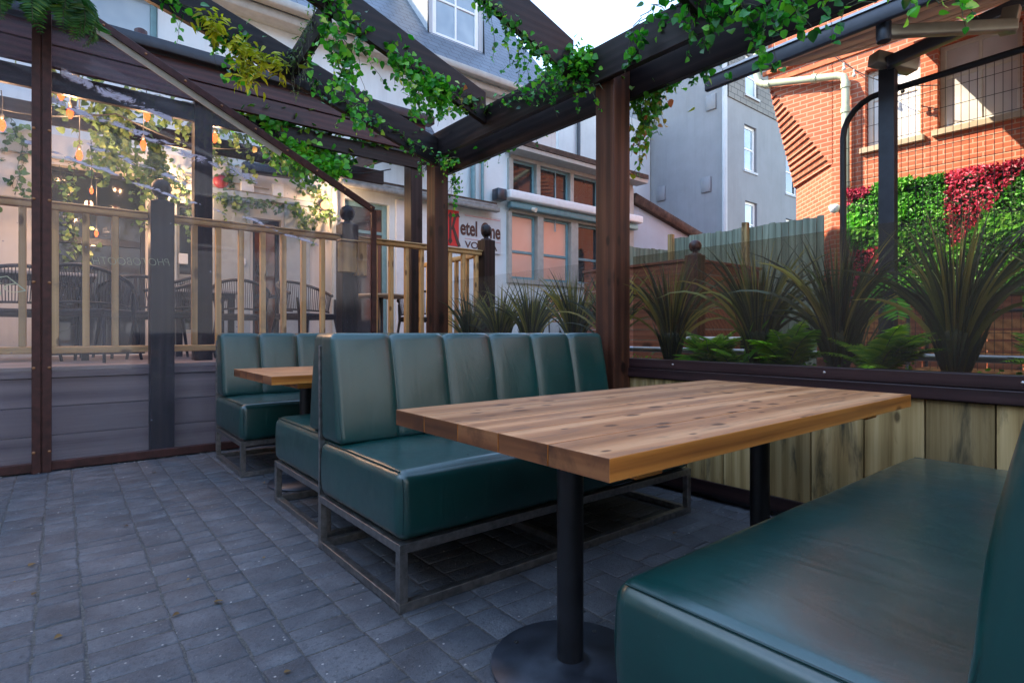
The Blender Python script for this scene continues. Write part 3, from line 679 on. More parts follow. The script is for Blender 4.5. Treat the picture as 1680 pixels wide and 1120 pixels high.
# hanging filament bulbs
def bulb(px, py, Y, label, big=1.0, cord=.45):
    p = at(px,py,Y=Y); root = thing('filament_bulb', p, label, 'light bulb', 'warm filament bulbs strung under the deck pergola')
    h = .05*big
    MB().lathe(p, [(0,-h*1.3),(.012*big,-h*1.25),(.026*big,-h*.6),(.032*big,0),(.024*big,h*.7),(.013*big,h*1.1)], 14).build('bulb_glass', M['bulbglass'], root)
    MB().tube([(p.x-.006,p.y,p.z-.03),(p.x-.006,p.y,p.z+.03)], .004, 5).tube([(p.x+.006,p.y,p.z-.03),(p.x+.006,p.y,p.z+.03)], .004, 5).build('filament', M['filament'], root)
    MB().lathe(p, [(.013*big,h*1.05),(.017*big,h*1.1),(.019*big,h*1.9),(.01*big,h*2.2)], 12).build('socket', M['cord'], root)
    MB().tube([(p.x,p.y,p.z+h*2.1),(p.x+.004,p.y,p.z+h*2.1+cord*.6),(p.x-.005,p.y,p.z+h*2.1+cord)], .004, 5).build('cord', M['cord'], root)
    l = bpy.data.lights.new('bulb_light','POINT'); l.energy = 3.6*big; l.color = (1,.55,.28); l.shadow_soft_size = .04; lo = bpy.data.objects.new('bulb_light', l); COL.objects.link(lo); lo.parent = root; lo.location = (0,-.06,0)
    return root
for px, py, lab, cd in ((100,155,'glowing bulb nearest the rust red post, uppermost of the left pair',.12),(115,185,'glowing bulb just below and right of the uppermost one',.2),(130,255,'glowing bulb hanging lowest on a long cord beside the dark doorway',.5),
        (3,205,'glowing bulb at the very left edge of the frame',.2),(241,190,'glowing bulb wrapped in leaves above the left newel post',.15),(235,238,'glowing bulb just under the leaf-wrapped one',.3),
        (352,226,'rightmost glowing bulb, right of the deck pergola post',.3)):
    bulb(px, py, 6.35, lab, .85, cd)
bulb(150,313,7.75,'small glowing bulb in front of the dark doorway, upper one',.6,.5)
bulb(158,383,7.75,'small glowing bulb low in the dark doorway',.6,.9)
def wall_lamp(px, py, label):
    p = at(px,py,Y=7.9); root = thing('bulkhead_lamp', p, label, 'wall lamp', 'lit bulkhead lamps on the pub wall')
    MB().lathe((p.x,p.y+.09,p.z), [(.09,0),(.09,.03)], 20, axis=(0,-1,0)).build('back_plate', M['lead'], root)
    MB().lathe((p.x,p.y+.06,p.z), [(.06,0),(.065,.05),(.05,.11),(.02,.14),(0,.145)], 20, axis=(0,-1,0)).build('lamp_glass', M['lampglass'], root)
    g = MB()
    for a in (0,60,120): g.tube([(p.x+.07*math.cos(R(a))*c_, p.y+.06-.15*(1-c_*c_)-.0, p.z+.07*math.sin(R(a))*c_) for c_ in (-1,-.6,0,.6,1)], .004, 5)
    g.build('guard', M['lead'], root)
    l = bpy.data.lights.new('lamp_light','POINT'); l.energy = 4; l.color = (1,.6,.35); l.shadow_soft_size = .05; lo = bpy.data.objects.new('lamp_light', l); COL.objects.link(lo); lo.parent = root; lo.location = (0,-.16,0)
wall_lamp(287,310,'lit bulkhead lamp on the white wall right of the dark doorway')
wall_lamp(535,336,'small lit bulkhead lamp on the wall above the middle newel post')

fc = []
for k in range(49):
    x = -2.4+5.6*k/48; fc.append((x, 6.36, 3.02-.16*abs(math.sin(math.pi*(x+2.4)/1.4))+.02))
tag(MB().tube(fc, .007, 6).build('festoon_cable', M['cord']), 'black looping cable that the filament bulbs hang from', 'cable')
# ------------------------------------------------------------------ pub building behind the deck
def wall_open(m, ax, c, u0, u1, z0, z1, ops, depth=.14, sgn=1):
    """wall sheet on plane ax=c with recessed openings; the recess runs in the +ax direction"""
    us = sorted({u0,u1,*[q for o in ops for q in o[:2]]}); zs = sorted({z0,z1,*[q for o in ops for q in o[2:4]]})
    P = (lambda u,z,d=0: (u,c+d,z)) if ax == 'y' else (lambda u,z,d=0: (c+d,u,z))
    for i in range(len(us)-1):
        for k in range(len(zs)-1):
            uc, zc = (us[i]+us[i+1])/2, (zs[k]+zs[k+1])/2
            if any(o[0]<uc<o[1] and o[2]<zc<o[3] for o in ops): continue
            m.quad(P(us[i],zs[k]),P(us[i+1],zs[k]),P(us[i+1],zs[k+1]),P(us[i],zs[k+1]), r=.5)
    for a,b,z,w in [o[:4] for o in ops]:
        m.quad(P(a,z),P(a,w),P(a,w,depth),P(a,z,depth), r=.5); m.quad(P(b,z),P(b,w),P(b,w,depth),P(b,z,depth), r=.5)
        m.quad(P(a,w),P(b,w),P(b,w,depth),P(a,w,depth), r=.5); m.quad(P(a,z),P(b,z),P(b,z,depth),P(a,z,depth), r=.5)
    return m
def window(parent, ax, c, u0, u1, z0, z1, frame, pane, bars_v=(), bars_h=(.5,), fw=.06, bw=.03, name='window', sill=None, silld=.06, out=0):
    """frame set in an opening at plane ax=c, facing the negative side; pane is a sub-part"""
    B = (lambda m,ua,ub,za,zb,d0,d1: m.box((ua,c+d0,za),(ub,c+d1,zb))) if ax == 'y' else (lambda m,ua,ub,za,zb,d0,d1: m.box((c+d0,ua,za),(c+d1,ub,zb)))
    m = MB(); e = .002
    B(m,u0+e,u0+fw,z0+e,z1-e,-.02,.03); B(m,u1-fw,u1-e,z0+e,z1-e,-.02,.03); B(m,u0+fw,u1-fw,z0+e,z0+fw,-.019,.03); B(m,u0+fw,u1-fw,z1-fw,z1-e,-.019,.03)
    for f in bars_h: z = z0+(z1-z0)*f; B(m,u0+fw,u1-fw,z-bw/2,z+bw/2,-.015,.02)
    for f in bars_v:
        u = u0+(u1-u0)*f; B(m,u-bw/2,u+bw/2,z0+fw,z1-fw,-.012,.02)
    o = m.build(name, frame, parent, .004, 1)
    p = MB(); B(p,u0+fw*.8,u1-fw*.8,z0+fw*.8,z1-fw*.8,.005,.012); p.build('pane', pane, o)
    if sill:
        s = MB(); B(s,u0-.06,u1+.06,z0-.09,z0-.003,-out-silld,.02); s.build('sill', sill, o, .006, 1)
    return o
pub = thing('pub_building', (0,8,0), 'white painted pub with slate roof, teal framed windows and doors behind the deck', 'building')
ops = [(-.9,.92,4.42,5.25), (3.2,3.21,3.19,3.2), (-.17,.8,.745,2.87), (1.12,1.5,1.0,2.62), (2.0,2.37,.745,2.55), (3.28,4.0,.745,3.0)]
m = wall_open(MB(), 'y', 8, -9, 6.4, -.02, 5.45, ops)
m.quad((-9,8,-.02),(-9,14.5,-.02),(-9,14.5,5.45),(-9,8,5.45), r=.5)
wall_open(m, 'y', 8, 6.4, 9.9, -.02, 2.0, [])
m.quad((9.9,8,-.02),(9.9,14.5,-.02),(9.9,14.5,3.4),(9.9,8,4.4), r=.5)
m.add([(6.4,8.012,4.3),(7.6,8.012,4.3),(7.6,8.012,5.45),(6.4,8.012,5.45)], [(0,1,2,3)], .5)
m.add([(7.6,8.012,3),(7.6,16.2,3),(7.6,16.2,5.45),(7.6,12.05,10.5),(7.6,8.012,5.45)], [(0,1,2,3,4)], .5)
wall_ = m.build('wall', M['white_wall'], pub); wall_.data.materials.append(M['cream_wall'])
for p in wall_.data.polygons:
    if p.center.x < 3.28 and p.center.z < 3.3 and abs(p.center.y) < .3: p.material_index = 1
rf = MB(); rf.quad((-9.2,7.72,5.42),(7.75,7.72,5.42),(7.75,12,10.55),(-9.2,12,10.55)); rf.quad((-9.2,16.3,5.42),(7.75,16.3,5.42),(7.75,12,10.55),(-9.2,12,10.55))
rf.quad((-9.2,7.72,5.36),(7.7,7.72,5.36),(7.7,12,10.45),(-9.2,12,10.45))
roof = rf.build('roof', M['slate'], pub)
MB().box((-9.2,7.6,5.3),(7.75,7.73,5.41)).box((-9.2,7.74,5.18),(7.7,8.0,5.3)).build('eaves_gutter', M['stone_paint'], pub, .01, 1)
MB().box((-24,12.6,0),(-3.5,16,17)).build('added_shade_wing', M['white_wall'], pub)  # unseen mass added to keep the sun off the seating
window(pub,'y',8.1,-.9,.92,4.42,5.25,M['teal_paint'],M['pane_sky'],(.5,),(),.07,.09,sill=M['stone'],out=.1)
# doorway: dark bar inside, amber glints
d = window(pub,'y',8.12,-.17,.8,.745,2.87,M['lead'],M['pane_dark'],(),(.62,),.05,.08,name='door')
window(pub,'y',8.1,1.12,1.5,1.0,2.62,M['stone_paint'],M['pane_dark'],(),(.42,),.04,.12)
d = window(pub,'y',8.12,2.0,2.37,.745,2.55,M['lead'],M['amber'],(),(.42,),.05,.05,name='door')
window(pub,'y',8.1,3.28,4.0,.745,3.0,M['teal_paint'],M['pane_dark'],(),(.8,),.08,.05,name='door')
p = MB()
for a,b in ((1.02,1.1),(1.52,1.96),(2.4,2.75)): p.box((a,7.965,.76),(b,7.997,2.78))
p.box((.98,7.95,2.785),(2.8,7.998,2.86)).build('door_panel', M['greydoor'], pub, .004, 1)
p = MB(); p.box((4.1,7.96,.76),(4.7,7.997,3.1)); p.build('painted_panel', M['white_paint'], pub, .004, 1)
# ledge with cast gutter over the ground floor
MB().box((3.15,7.8,3.2),(6.0,7.998,3.26)).box((3.15,7.74,3.12),(6.0,7.85,3.198)).build('ledge', M['gutter'], pub, .01, 1)
MB().box((3.15,7.83,3.262),(6.0,7.998,3.3)).build('ledge_flashing', M['roofedge'], pub)
MB().tube([(5.55,7.93,5.3),(5.55,7.93,3.31)], .045, 12).tube([(5.75,7.93,5.3),(5.75,7.93,3.31)], .03, 10).build('downpipe', M['teal_paint'], pub)
MB().tube([(3.1,7.93,3.1),(3.1,7.93,.76)], .045, 12).tube([(.15+.95,7.94,2.9),(.15+.95,7.94,1.4)], .014, 8).build('downpipe', M['greydoor'], pub)
# thin cable runs and small boxes on the wall
c = MB(); c.tube([(-4+i*.5,7.98,3.02-.012*i) for i in range(15)], .011, 6); c.tube([(.95,7.97,3.0),(.95,7.97,1.9)], .009, 6); c.tube([(1.2,7.97,2.98),(2.2,7.97,2.95)], .009,6)
c.build('cable', M['stone'], pub)
for px, py, w, h in ((405,307,.16,.13),(455,313,.14,.17),(668+330-600,430,.06,.09),(300,425,.1,.13)):
    q = at(px,py,Y=7.97); MB().box((q.x-w/2,7.93,q.z-h/2),(q.x+w/2,7.997,q.z+h/2)).build('junction_box', M['white_paint'], pub, .006, 1)
# lean-to slate roof on the white wall
pa, pb_, pc, pd = at(606,160,Y=7.9), at(702,198,Y=7.9), at(702,275,Y=7.35), at(606,215,Y=7.35)
MB().add([pa,pb_,(pb_.x,7.3,pb_.z-.75),(pa.x+.1,7.3,pa.z-.6),(pb_.x,7.99,pb_.z-.8)], [(0,1,2,3),(1,4,2)]).build('lean_to_roof', M['slate'], pub)
# dormer
dm = MB(); x0,x1,z0,z1,yy = 4.99,5.97,6.15,7.5,8.35
wall_open(dm,'y',yy,x0-.1,x1+.1,z0-.1,z1+.15,[(x0,x1,z0,z1)],.1)
dm.quad((x0-.1,yy,z0-.1),(x0-.1,yy,z1+.15),(x0-.1,9.6,z1+.15),(x0-.1,8.3,z0-.1)); dm.quad((x1+.1,yy,z0-.1),(x1+.1,yy,z1+.15),(x1+.1,9.6,z1+.15),(x1+.1,8.3,z0-.1))
dm = dm.build('dormer', M['pale_wall'], pub)
MB().add([(x0-.2,yy-.1,z1+.15),(x1+.2,yy-.1,z1+.15),((x0+x1)/2,yy-.1,z1+.7),(x0-.2,9.9,z1+.15),(x1+.2,9.9,z1+.15),((x0+x1)/2,10.2,z1+.7)], [(0,1,2),(0,2,5,3),(1,4,5,2)]).build('dormer_roof', M['slate'], pub)
window(pub,'y',yy+.03,x0,x1,z0,z1,M['white_paint'],M['pane_sky'],(.5,),(.5,),.08,.04,sill=M['white_paint'])
q = at(650,160,Y=7.6); 
# long bay with transom lights and tall sashes
bay = MB(); 
for a,b,c1,c2,mt in ((6.4,9.9,3.5,3.6,0),(6.4,9.9,4.2,4.3,0),(6.4,9.9,3.22,3.35,0)): bay.box((a,7.95,c1),(b,8.2,c2))
edges = [6.4,7.05,7.2,7.95,8.15,8.85,9.05,9.7]
for i in range(4): bay.box((edges[2*i-1] if i else 6.34,7.93,2.0),(edges[2*i] if i else 6.42,8.2,3.22))
bay.box((9.7,7.93,2.0),(9.9,8.2,4.2)); bay.box((6.34,7.94,1.92),(9.9,8.2,2.0))
for a in (6.36,7.03,7.93,8.8): bay.box((a,7.94,3.6),(a+.1,8.2,4.2))
bay.build('bay_frame', M['stone_paint'], pub, .004, 1)
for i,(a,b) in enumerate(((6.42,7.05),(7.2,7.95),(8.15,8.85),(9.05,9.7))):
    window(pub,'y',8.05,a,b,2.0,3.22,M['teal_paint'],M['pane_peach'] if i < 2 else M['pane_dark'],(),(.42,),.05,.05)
for a,b in ((6.46,7.03),(7.13,7.93),(8.03,8.8),(8.9,9.7)): window(pub,'y',8.04,a,b,3.6,4.2,M['teal_paint'],M['pane_dark'],(),(),.04,.04)
MB().add([(6.3,7.6,4.35),(10.0,7.6,4.35),(10.0,9.5,5.0),(6.3,9.5,5.0),(6.3,7.6,4.45),(10.0,7.6,4.45),(10.0,9.5,5.12),(6.3,9.5,5.12)], [(0,3,2,1),(4,5,6,7),(0,1,5,4),(1,2,6,5),(0,4,7,3)]).build('bay_roof', M['roofedge'], pub)
MB().box((6.3,7.62,4.27),(10,7.94,4.345)).build('bay_soffit', M['stone_paint'], pub)
MB().box((6.2,7.7,3.4),(9.95,7.93,3.56)).build('awning_cassette', M['white_paint'], pub, .03, 3)
MB().box((6.3,7.8,3.27),(9.9,7.93,3.38)).build('awning_valance', M['teal_paint'], pub, .01, 1)
MB().box((5.98,7.78,3.36),(6.18,7.96,3.56)).build('cassette_box', M['greymetal'], pub, .01, 1)
MB().lathe((6.75,7.75,3.28), [(.03,0),(.045,.09)], 12, axis=(.3,-1,-.4)).build('flood_lamp', M['cream_paint'], pub)
# lean-to outhouse with brown verge beyond the bay
oh = thing('outhouse', (11.5,8,0), 'low pale blue outhouse with a sloping brown verge right of the tall post', 'outbuilding')
MB().add([(9.95,8.05,0),(13.3,8.05,0),(13.3,8.05,3.2),(9.95,8.05,3.95),(9.95,10,0),(13.3,10,0),(13.3,10,3.2),(9.95,10,3.95)], [(0,1,2,3),(1,5,6,2),(3,2,6,7)]).build('wall', M['blue_wall'], oh)
MB().bar((9.95,8.0,4.02),(13.4,8.0,3.24),.16,.22).build('verge', M['roofedge'], oh, .01, 1)
# painted sign
sg = thing('pub_sign', at(780,380,Y=7.95), 'white sign with a red panel and dark lettering on the white wall', 'sign')
s0, s1 = at(734,0,Y=7.96).x, at(822,0,Y=7.96).x; sk = at(755,0,Y=7.96).x; z0, z1 = 2.42, 3.06
MB().box((s0-.3,7.965,z0),(s1,7.99,z1)).build('board', M['signwhite'], sg)
MB().box((s0-.2,7.955,z0+.05),(sk-.03,7.9645,z1+.01)).build('red_panel', M['signred'], sg)
MB().box((sk+.1,7.958,z1-.045),(s1-.02,7.9642,z1-.03)).box((sk+.1,7.958,z0+.2),(s1-.02,7.9642,z0+.21)).build('rule', M['pinkline'], sg)
K = MB()   # tall flared K
kx, kz, kw, kh = s0+.0, z0+.07, sk-s0-.01, .55
def poly(pts, y=7.948, d=.004): 
    n=len(pts); K.add([(kx+a*kw,y,kz+b*kh) for a,b in pts]+[(kx+a*kw,y+d,kz+b*kh) for a,b in pts], [tuple(range(n)),tuple(range(n,2*n))[::-1]]+[(i,(i+1)%n,n+(i+1)%n,n+i) for i in range(n)])
poly([(.05,.1),(.2,.0),(.38,.1),(.3,.2),(.3,.8),(.42,.9),(.22,1),(.04,.88),(.14,.8),(.14,.2)])
poly([(.3,.5),(.55,.95),(.85,1.0),(1.0,.86),(.82,.88),(.7,.84),(.46,.5),(.3,.44)])
poly([(.36,.5),(.52,.56),(.95,.1),(1.05,-.02),(.85,-.05),(.72,.06)])
K.build('letter', M['signbrown'], sg)
text_obj('lettering', 'etel One', .36, (sk+.0,7.962,z0+.27), (R(90),0,0), M['signbrown'], sg, .009, .005, .0, 1, width=s1-sk-.02)
text_obj('lettering', 'VODKA', .16, (sk+.1,7.962,z0+.05), (R(90),0,0), M['signbrown'], sg, .002, .004, 0, 1, width=.7)
# things on the wall behind the screen
q = at(363,297,Y=7.93); tag(MB().lathe((q.x,7.99,q.z), [(.085,0),(.09,.03),(.07,.06),(.03,.075),(0,.08)], 20, axis=(0,-1,0)).build('alarm_bell', M['red']), 'small round red bell on the wall', 'bell')
qa, qb = at(398,274,Y=7.8), at(493,287,Y=7.8); ht = thing('infrared_heater', qa, 'long dark bar heater under the eaves, left of the middle newel post', 'heater')
MB().bar(qa, qb, .12, .13).build('body', M['lead'], ht, .01, 2); MB().bar(qa+Vector((.1,-.07,-.01)), qb+Vector((-.1,-.07,-.01)), .01, .06).build('grille', M['greymetal'], ht)
MB().bar((qa+qb)/2+Vector((0,.0,.05)), (qa+qb)/2+Vector((0,.19,.09)), .05, .04).build('bracket', M['lead'], ht)

# ------------------------------------------------------------------ blocks beyond
gb = thing('grey_building', (18.6,10.7,0), 'tall grey rendered building with sash windows and slate-hung upper storey', 'building')
ops = [(19.8,20.7,7.1,8.8), (23.1,24.2,6.75,8.6), (19.85,20.75,4.3,5.95), (23.1,24.2,4.0,5.7)]
m = wall_open(MB(),'y',10.7,18.6,27,0,9.48,ops,.16); m.quad((18.6,10.7,0),(18.6,22,0),(18.6,22,12.6),(18.6,10.7,12.6))
m.quad((18.6,22,0),(27,22,0),(27,22,12.6),(18.6,22,12.6)); m.quad((18.6,10.7,12.6),(27,10.7,12.6),(27,22,12.6),(18.6,22,12.6))
m.build('wall', M['grey_wall'], gb)
sh = wall_open(MB(),'y',10.66,18.63,27,9.5,12.7,[(19.8,20.75,9.9,11.4)],.12); sh.quad((18.63,10.66,9.5),(27,10.66,9.5),(27,10.75,9.46),(18.63,10.75,9.46)); sh.build('slate_hanging', M['slatehung'], gb)
for i,(a,b,c,d) in enumerate(ops+[(19.8,20.75,9.9,11.4)]):
    window(gb,'y',10.82 if i < 4 else 10.76,a,b,c,d,M['white_paint'],M['pane_dark'] if i % 2 else M['pane_sky'],(),(.5,),.1,.06,sill=M['pale_wall'],out=.1)
for px, py in ((1166,168),(1084,318),(1158,303),(1069,198)):
    q = at(px,py,X=18.55); MB().box((18.53,q.y-.2,q.z-.28),(18.597,q.y+.2,q.z+.28)).build('vent_cover', M['grey_wall'], gb, .01, 1)
MB().tube([(18.52,10.75,12.6),(18.52,10.75,3)], .09, 10).build('downpipe', M['pale_wall'], gb)
rb = thing('rear_building', (14.5,14,0), 'pale grey building with a small window glimpsed left of the tall post', 'building')
m = wall_open(MB(),'y',14,13.4,18.5,0,9.4,[(14.55,15.05,6.3,7.2)],.12); m.quad((13.4,14,0),(13.4,20,0),(13.4,20,9.4),(13.4,14,9.4)); m.quad((13.4,14,9.4),(18.5,14,9.4),(18.5,20,9.4),(13.4,20,9.4)); m.build('wall', M['pale_wall'], rb)
window(rb,'y',14.1,14.55,15.05,6.3,7.2,M['white_paint'],M['pane_dark'],(),(.5,),.06,.04)
MB().tube([(14.3,13.9,9.3),(14.3,13.9,3)], .06, 8).build('downpipe', M['lead'], rb)
tb = MB().box((2.5,21,0),(10.5,32,24)).build('added_shade_block', M['pale_wall'], pub);  # hidden mass added behind the pub to shade the grey building

# ------------------------------------------------------------------ brick building with corbelled corner
bb = thing('brick_building', (10,0,0), 'sunlit orange brick building with a corbelled corner and tall sash windows', 'building')
BX = 10.0; w1 = (2.64,3.38,3.95,5.19); w2 = (1.685,2.43,3.97,5.22)
w2 = (1.5,2.43,3.97,5.22)
m = MB(); wall_open(m,'x',BX,-6,3.87,0,9,[w1,w2,(-.6,.6,3.97,5.22)],.22)
m.quad((BX,3.87,0),(11.05,4.92,0),(11.05,4.92,3.8),(BX,3.87,3.8)); m.quad((11.05,4.92,0),(18,4.92,0),(18,4.92,9),(11.05,4.92,9))
m.quad((BX,3.87,5.54),(BX,4.95,5.54),(BX,4.95,9),(BX,3.87,9)); m.quad((BX,4.95,5.54),(11.05,4.95,5.54),(11.05,4.95,9),(BX,4.95,9))
m.quad((BX+.02,3.9,5.5),(BX+.02,4.95,5.5),(11.05,4.95,5.5))
m.quad((18,-6,0),(18,4.92,0),(18,4.92,9),(18,-6,9)); m.quad((BX,-6,9),(18,-6,9),(18,4.92,9),(BX,4.92,9)); m.quad((BX,-6,0),(18,-6,0),(18,-6,9),(BX,-6,9))
bw = m.build('wall', M['brick'], bb, origin=(10,0,0))
c = MB(); n = 19; h = (5.54-3.8)/n
for k in range(n):
    f = 1-(k+1)/n; z = 3.8+k*h; a = (BX-.002,3.87+1.08*(1-f)*.0+.0); 
    P0 = Vector((BX,3.87)); P1 = Vector((11.05,4.95)); C_ = Vector((BX,4.95))
    A = P0.lerp(C_,1-f); B = P1.lerp(C_,1-f)
    c.prism([(BX-.0,3.86),(A.x,A.y),(B.x,B.y),(11.1,4.95),(11.1,4.86)], z+.012, z+h)
    A2 = P0.lerp(C_,max(0,1-f-.035)); B2 = P1.lerp(C_,max(0,1-f-.035)); c.prism([(BX+.001,3.88),(A2.x+.001,A2.y),(B2.x,B2.y-.004),(11.1,4.93),(11.1,4.86)], z, z+.012)
c.build('corbel_courses', M['brick'], bb, origin=(10,0,0))
for i,(a,b,z0,z1) in enumerate((w1,w2,(-.6,.6,3.97,5.22))):
    window(bb,'x',BX+.15,a,b,z0,z1,M['cream_paint'],M['pane_white'],(.5,),(.62,),.07,.04,sill=M['stone'],out=.15,silld=.07)
for i in range(3): # projecting string courses
    MB().box((BX-.03-.03*i,-6,5.5+i*.17),(BX-.001,5.0+.03*i,5.54+i*.17+.03)).build('string_course', M['corbel'], bb, .004, 1)
pp = MB(); y1 = 3.62; pp.tube([(9.88,y1,1.6),(9.88,y1,5.05),(9.88,y1+.03,5.16),(9.88,y1+.12,5.2),(9.88,5.0,5.5),(9.88,5.08,5.58),(9.88,5.1,5.7),(9.88,5.1,8)], .06, 14)
for z in (2.2,3.4,4.6,5.0): pp.tube([(9.88,y1,z-.04),(9.88,y1,z+.04)], .073, 14)
for y in (4.1,4.9): pp.tube([(9.88,y-.04,5.2+.217*(y-3.74)),(9.88,y+.04,5.22+.217*(y-3.74))], .073, 14)
pp.build('drainpipe', M['greenpipe'], bb)
q = at(1369,341,X=9.85); cam_ = thing('security_camera', q, 'small white dome camera on the brick corner', 'camera')
MB().box((q.x-.0,q.y-.03,q.z-.02),(9.99,q.y+.03,q.z+.05)).build('bracket', M['white_paint'], cam_, .005, 1); MB().lathe((q.x,q.y,q.z-.09), [(0,0),(.06,.02),(.08,.07),(.085,.12),(.05,.14),(0,.145)], 18).build('dome', M['white_paint'], cam_)
# festoon cable with two small lamps on the brick wall
q0, q1, q2 = at(1330,60,X=9.7), at(1400,85,X=9.6), at(1540,140,X=9.7)
fs = thing('festoon_cable', q1, 'thin dark cable with two small lamps strung across the brick wall', 'string lights')
pts = []
for i in range(25):
    t = i/24; p = q0.lerp(q2,t); p.z -= .28*math.sin(math.pi*t); pts.append(p)
MB().tube(pts, .008, 5).build('cable', M['cord'], fs)
for k in (7,9,17,18):
    p = pts[k]; MB().tube([p,p-Vector((0,0,.06))], .015, 8).lathe(p-Vector((0,0,.13)), [(0,0),(.025,.02),(.03,.04),(.015,.07)], 10).build('lamp', M['cream_paint'] if k < 10 else M['cord'], fs)

# ------------------------------------------------------------------ garden fences, cladding, mesh, furniture beyond the wall
fx = 9.75; fn = thing('board_fence', (fx,5.8,0), 'tall grey green close-board fence between the outhouse and the brick corner', 'fence')
m = MB(); y = 3.9; r = random.Random(2)
while y < 6.75: m.box((fx+r.uniform(0,.012),y+.003,.1),(fx+.03,y+.112,2.93+r.uniform(-.015,.015))); y += .115
x = fx-.05
while x > 7.6: m.box((x-.112,6.85+r.uniform(0,.012),.1),(x-.003,6.88,2.62+.03*r.random()+(x-7.6)*.02)); x -= .115
m.build('board_panel', M['fence'], fn, .002, 1)
for x,y in ((fx-.1,6.78),(fx-.09,5.2)): MB().box((x-.05,y-.05,0),(x+.05,y+.05,3.0)).build('post', M['weather'], fn, .004, 1)
cl = thing('clad_enclosure', (6.5,4.24,0), 'red brown horizontal board enclosure behind the grasses', 'enclosure')
m = MB(); z = .3
while z < 1.9: m.box((6.5,4.3,z+.004),(6.53,6.2,z+.145)); m.box((6.56,4.24,z+.004),(8.3,4.27,z+.145)); z += .15
m.build('board_panel', M['cladding'], cl, .003, 1); MB().box((6.46,4.3,z+.003),(6.57,6.2,z+.04)).box((6.62,4.2,z+.003),(8.3,4.31,z+.04)).build('capping', M['cladding'], cl, .004, 1)
newel(6.54, 4.22, .2, 2.03, .19, 'weathered ball-topped newel post at the corner of the red brown enclosure', 'post')
struct(MB().box((3.6,-6,.0),(17,12,.12)).build('terrace', M['sleeper'], origin=(0,0,0)))
pw = thing('planter_wall', (8.2,0,0), 'low brown boarded planter under the living wall', 'planter')
m = MB(); y = -3
while y < 3.0: m.box((8.0,y+.003,.12),(8.03,y+.29,1.4)); y += .3
m.build('board_panel', M['cladding'], pw, .003, 1); MB().box((7.96,-3,1.402),(8.12,3.0,1.44)).build('capping', M['post'], pw, .004, 1)
# living wall
lw = thing('living_wall', (9.8,1.5,1.6), 'artificial living wall of green and magenta foliage on the brick', 'living wall')
MB().box((9.86,-3.5,1.2),(9.99,3.55,3.26)).build('backing', m_plain('dark_green_backing', (.02,.05,.015), .9), lw)
def proj(v):
    d = v.x*.629+v.y*.7774; rr = v.x*.7773-v.y*.629
    return 840+F*rr/d, 546-(v.z-1)*F/d
def inside(p, poly):
    c = False; j = len(poly)-1
    for i in range(len(poly)):
        if (poly[i][1] > p[1]) != (poly[j][1] > p[1]) and p[0] < (poly[j][0]-poly[i][0])*(p[1]-poly[i][1])/(poly[j][1]-poly[i][1])+poly[i][0]: c = not c
        j = i
    return c
mag_yz = [[(at(x,y,X=9.85).y, at(x,y,X=9.85).z) for x,y in P_] for P_ in (
    [(1550,230),(1700,230),(1700,258),(1660,300),(1625,345),(1570,410),(1555,380)], [(1385,290),(1434,290),(1430,318),(1400,335),(1385,345)], [(1385,415),(1450,405),(1452,470),(1440,500),(1385,500)])]
gm, mm = MB(), MB(); r = random.Random(21)
for i in range(15000):
    y, z = r.uniform(-.6,3.6), r.uniform(1.3,3.3)
    if i < 2500: z = 3.23+r.gauss(0,.03)
    if z > 3.23+.04*noise.noise(Vector((y*6,0,0)))+.05: continue
    hit = any(inside((y+r.gauss(0,.015),z), P_) for P_ in mag_yz)
    clump = noise.noise(Vector((y*2.2,z*2.2,4)))
    p = Vector((9.84-r.uniform(0,.07)-(.06*max(0,clump)), y, z)); d = Vector((-.5, r.uniform(-1,1), r.uniform(-.8,1)))
    L = r.uniform(.03,.06) if not (clump > .12 and not hit) else r.uniform(.06,.11)
    (mm if hit else gm).leaf(p, d, Vector((-1,r.uniform(-.4,.4),r.uniform(-.1,.6))), L, .3, min(1,max(0,r.random()*.75+clump*.6)))
gm.build('green_foliage', M['livgreen'], lw); mm.build('magenta_foliage', M['magenta'], lw)
# welded mesh panel in a curved black tube frame
mp = thing('mesh_panel', (5.46,1.6,.12), 'welded wire panel in a curved black tube frame', 'mesh fence')
zt = 3.1; fr = [(5.46,2.02,.12),(5.46,2.02,2.75)]+[(5.46,2.02-.3*(1-math.cos(a)),2.75+.3*math.sin(a)) for a in [R(15*i) for i in range(1,7)]]+[(5.46,-1.6,3.12)]
MB().tube(fr, .026, 12).build('tube_frame', M['black'], mp)
wm = MB(); y = 1.98
while y > -1.4:
    top = 3.06 if y < 1.75 else 2.75+.3*math.sin(math.acos(min(1,max(0,1-(2.02-y)/.3))))
    wm.bar((5.475,y,.3),(5.475,y,top),.0035,.0035,(1,0,0)); y -= .05
z = .4
while z < 3.05: wm.bar((5.479,2.0 if z<2.75 else 1.85,z),(5.479,-1.4,z),.0035,.0035); z += .15
wm.build('wire_mesh', M['cord'], mp)
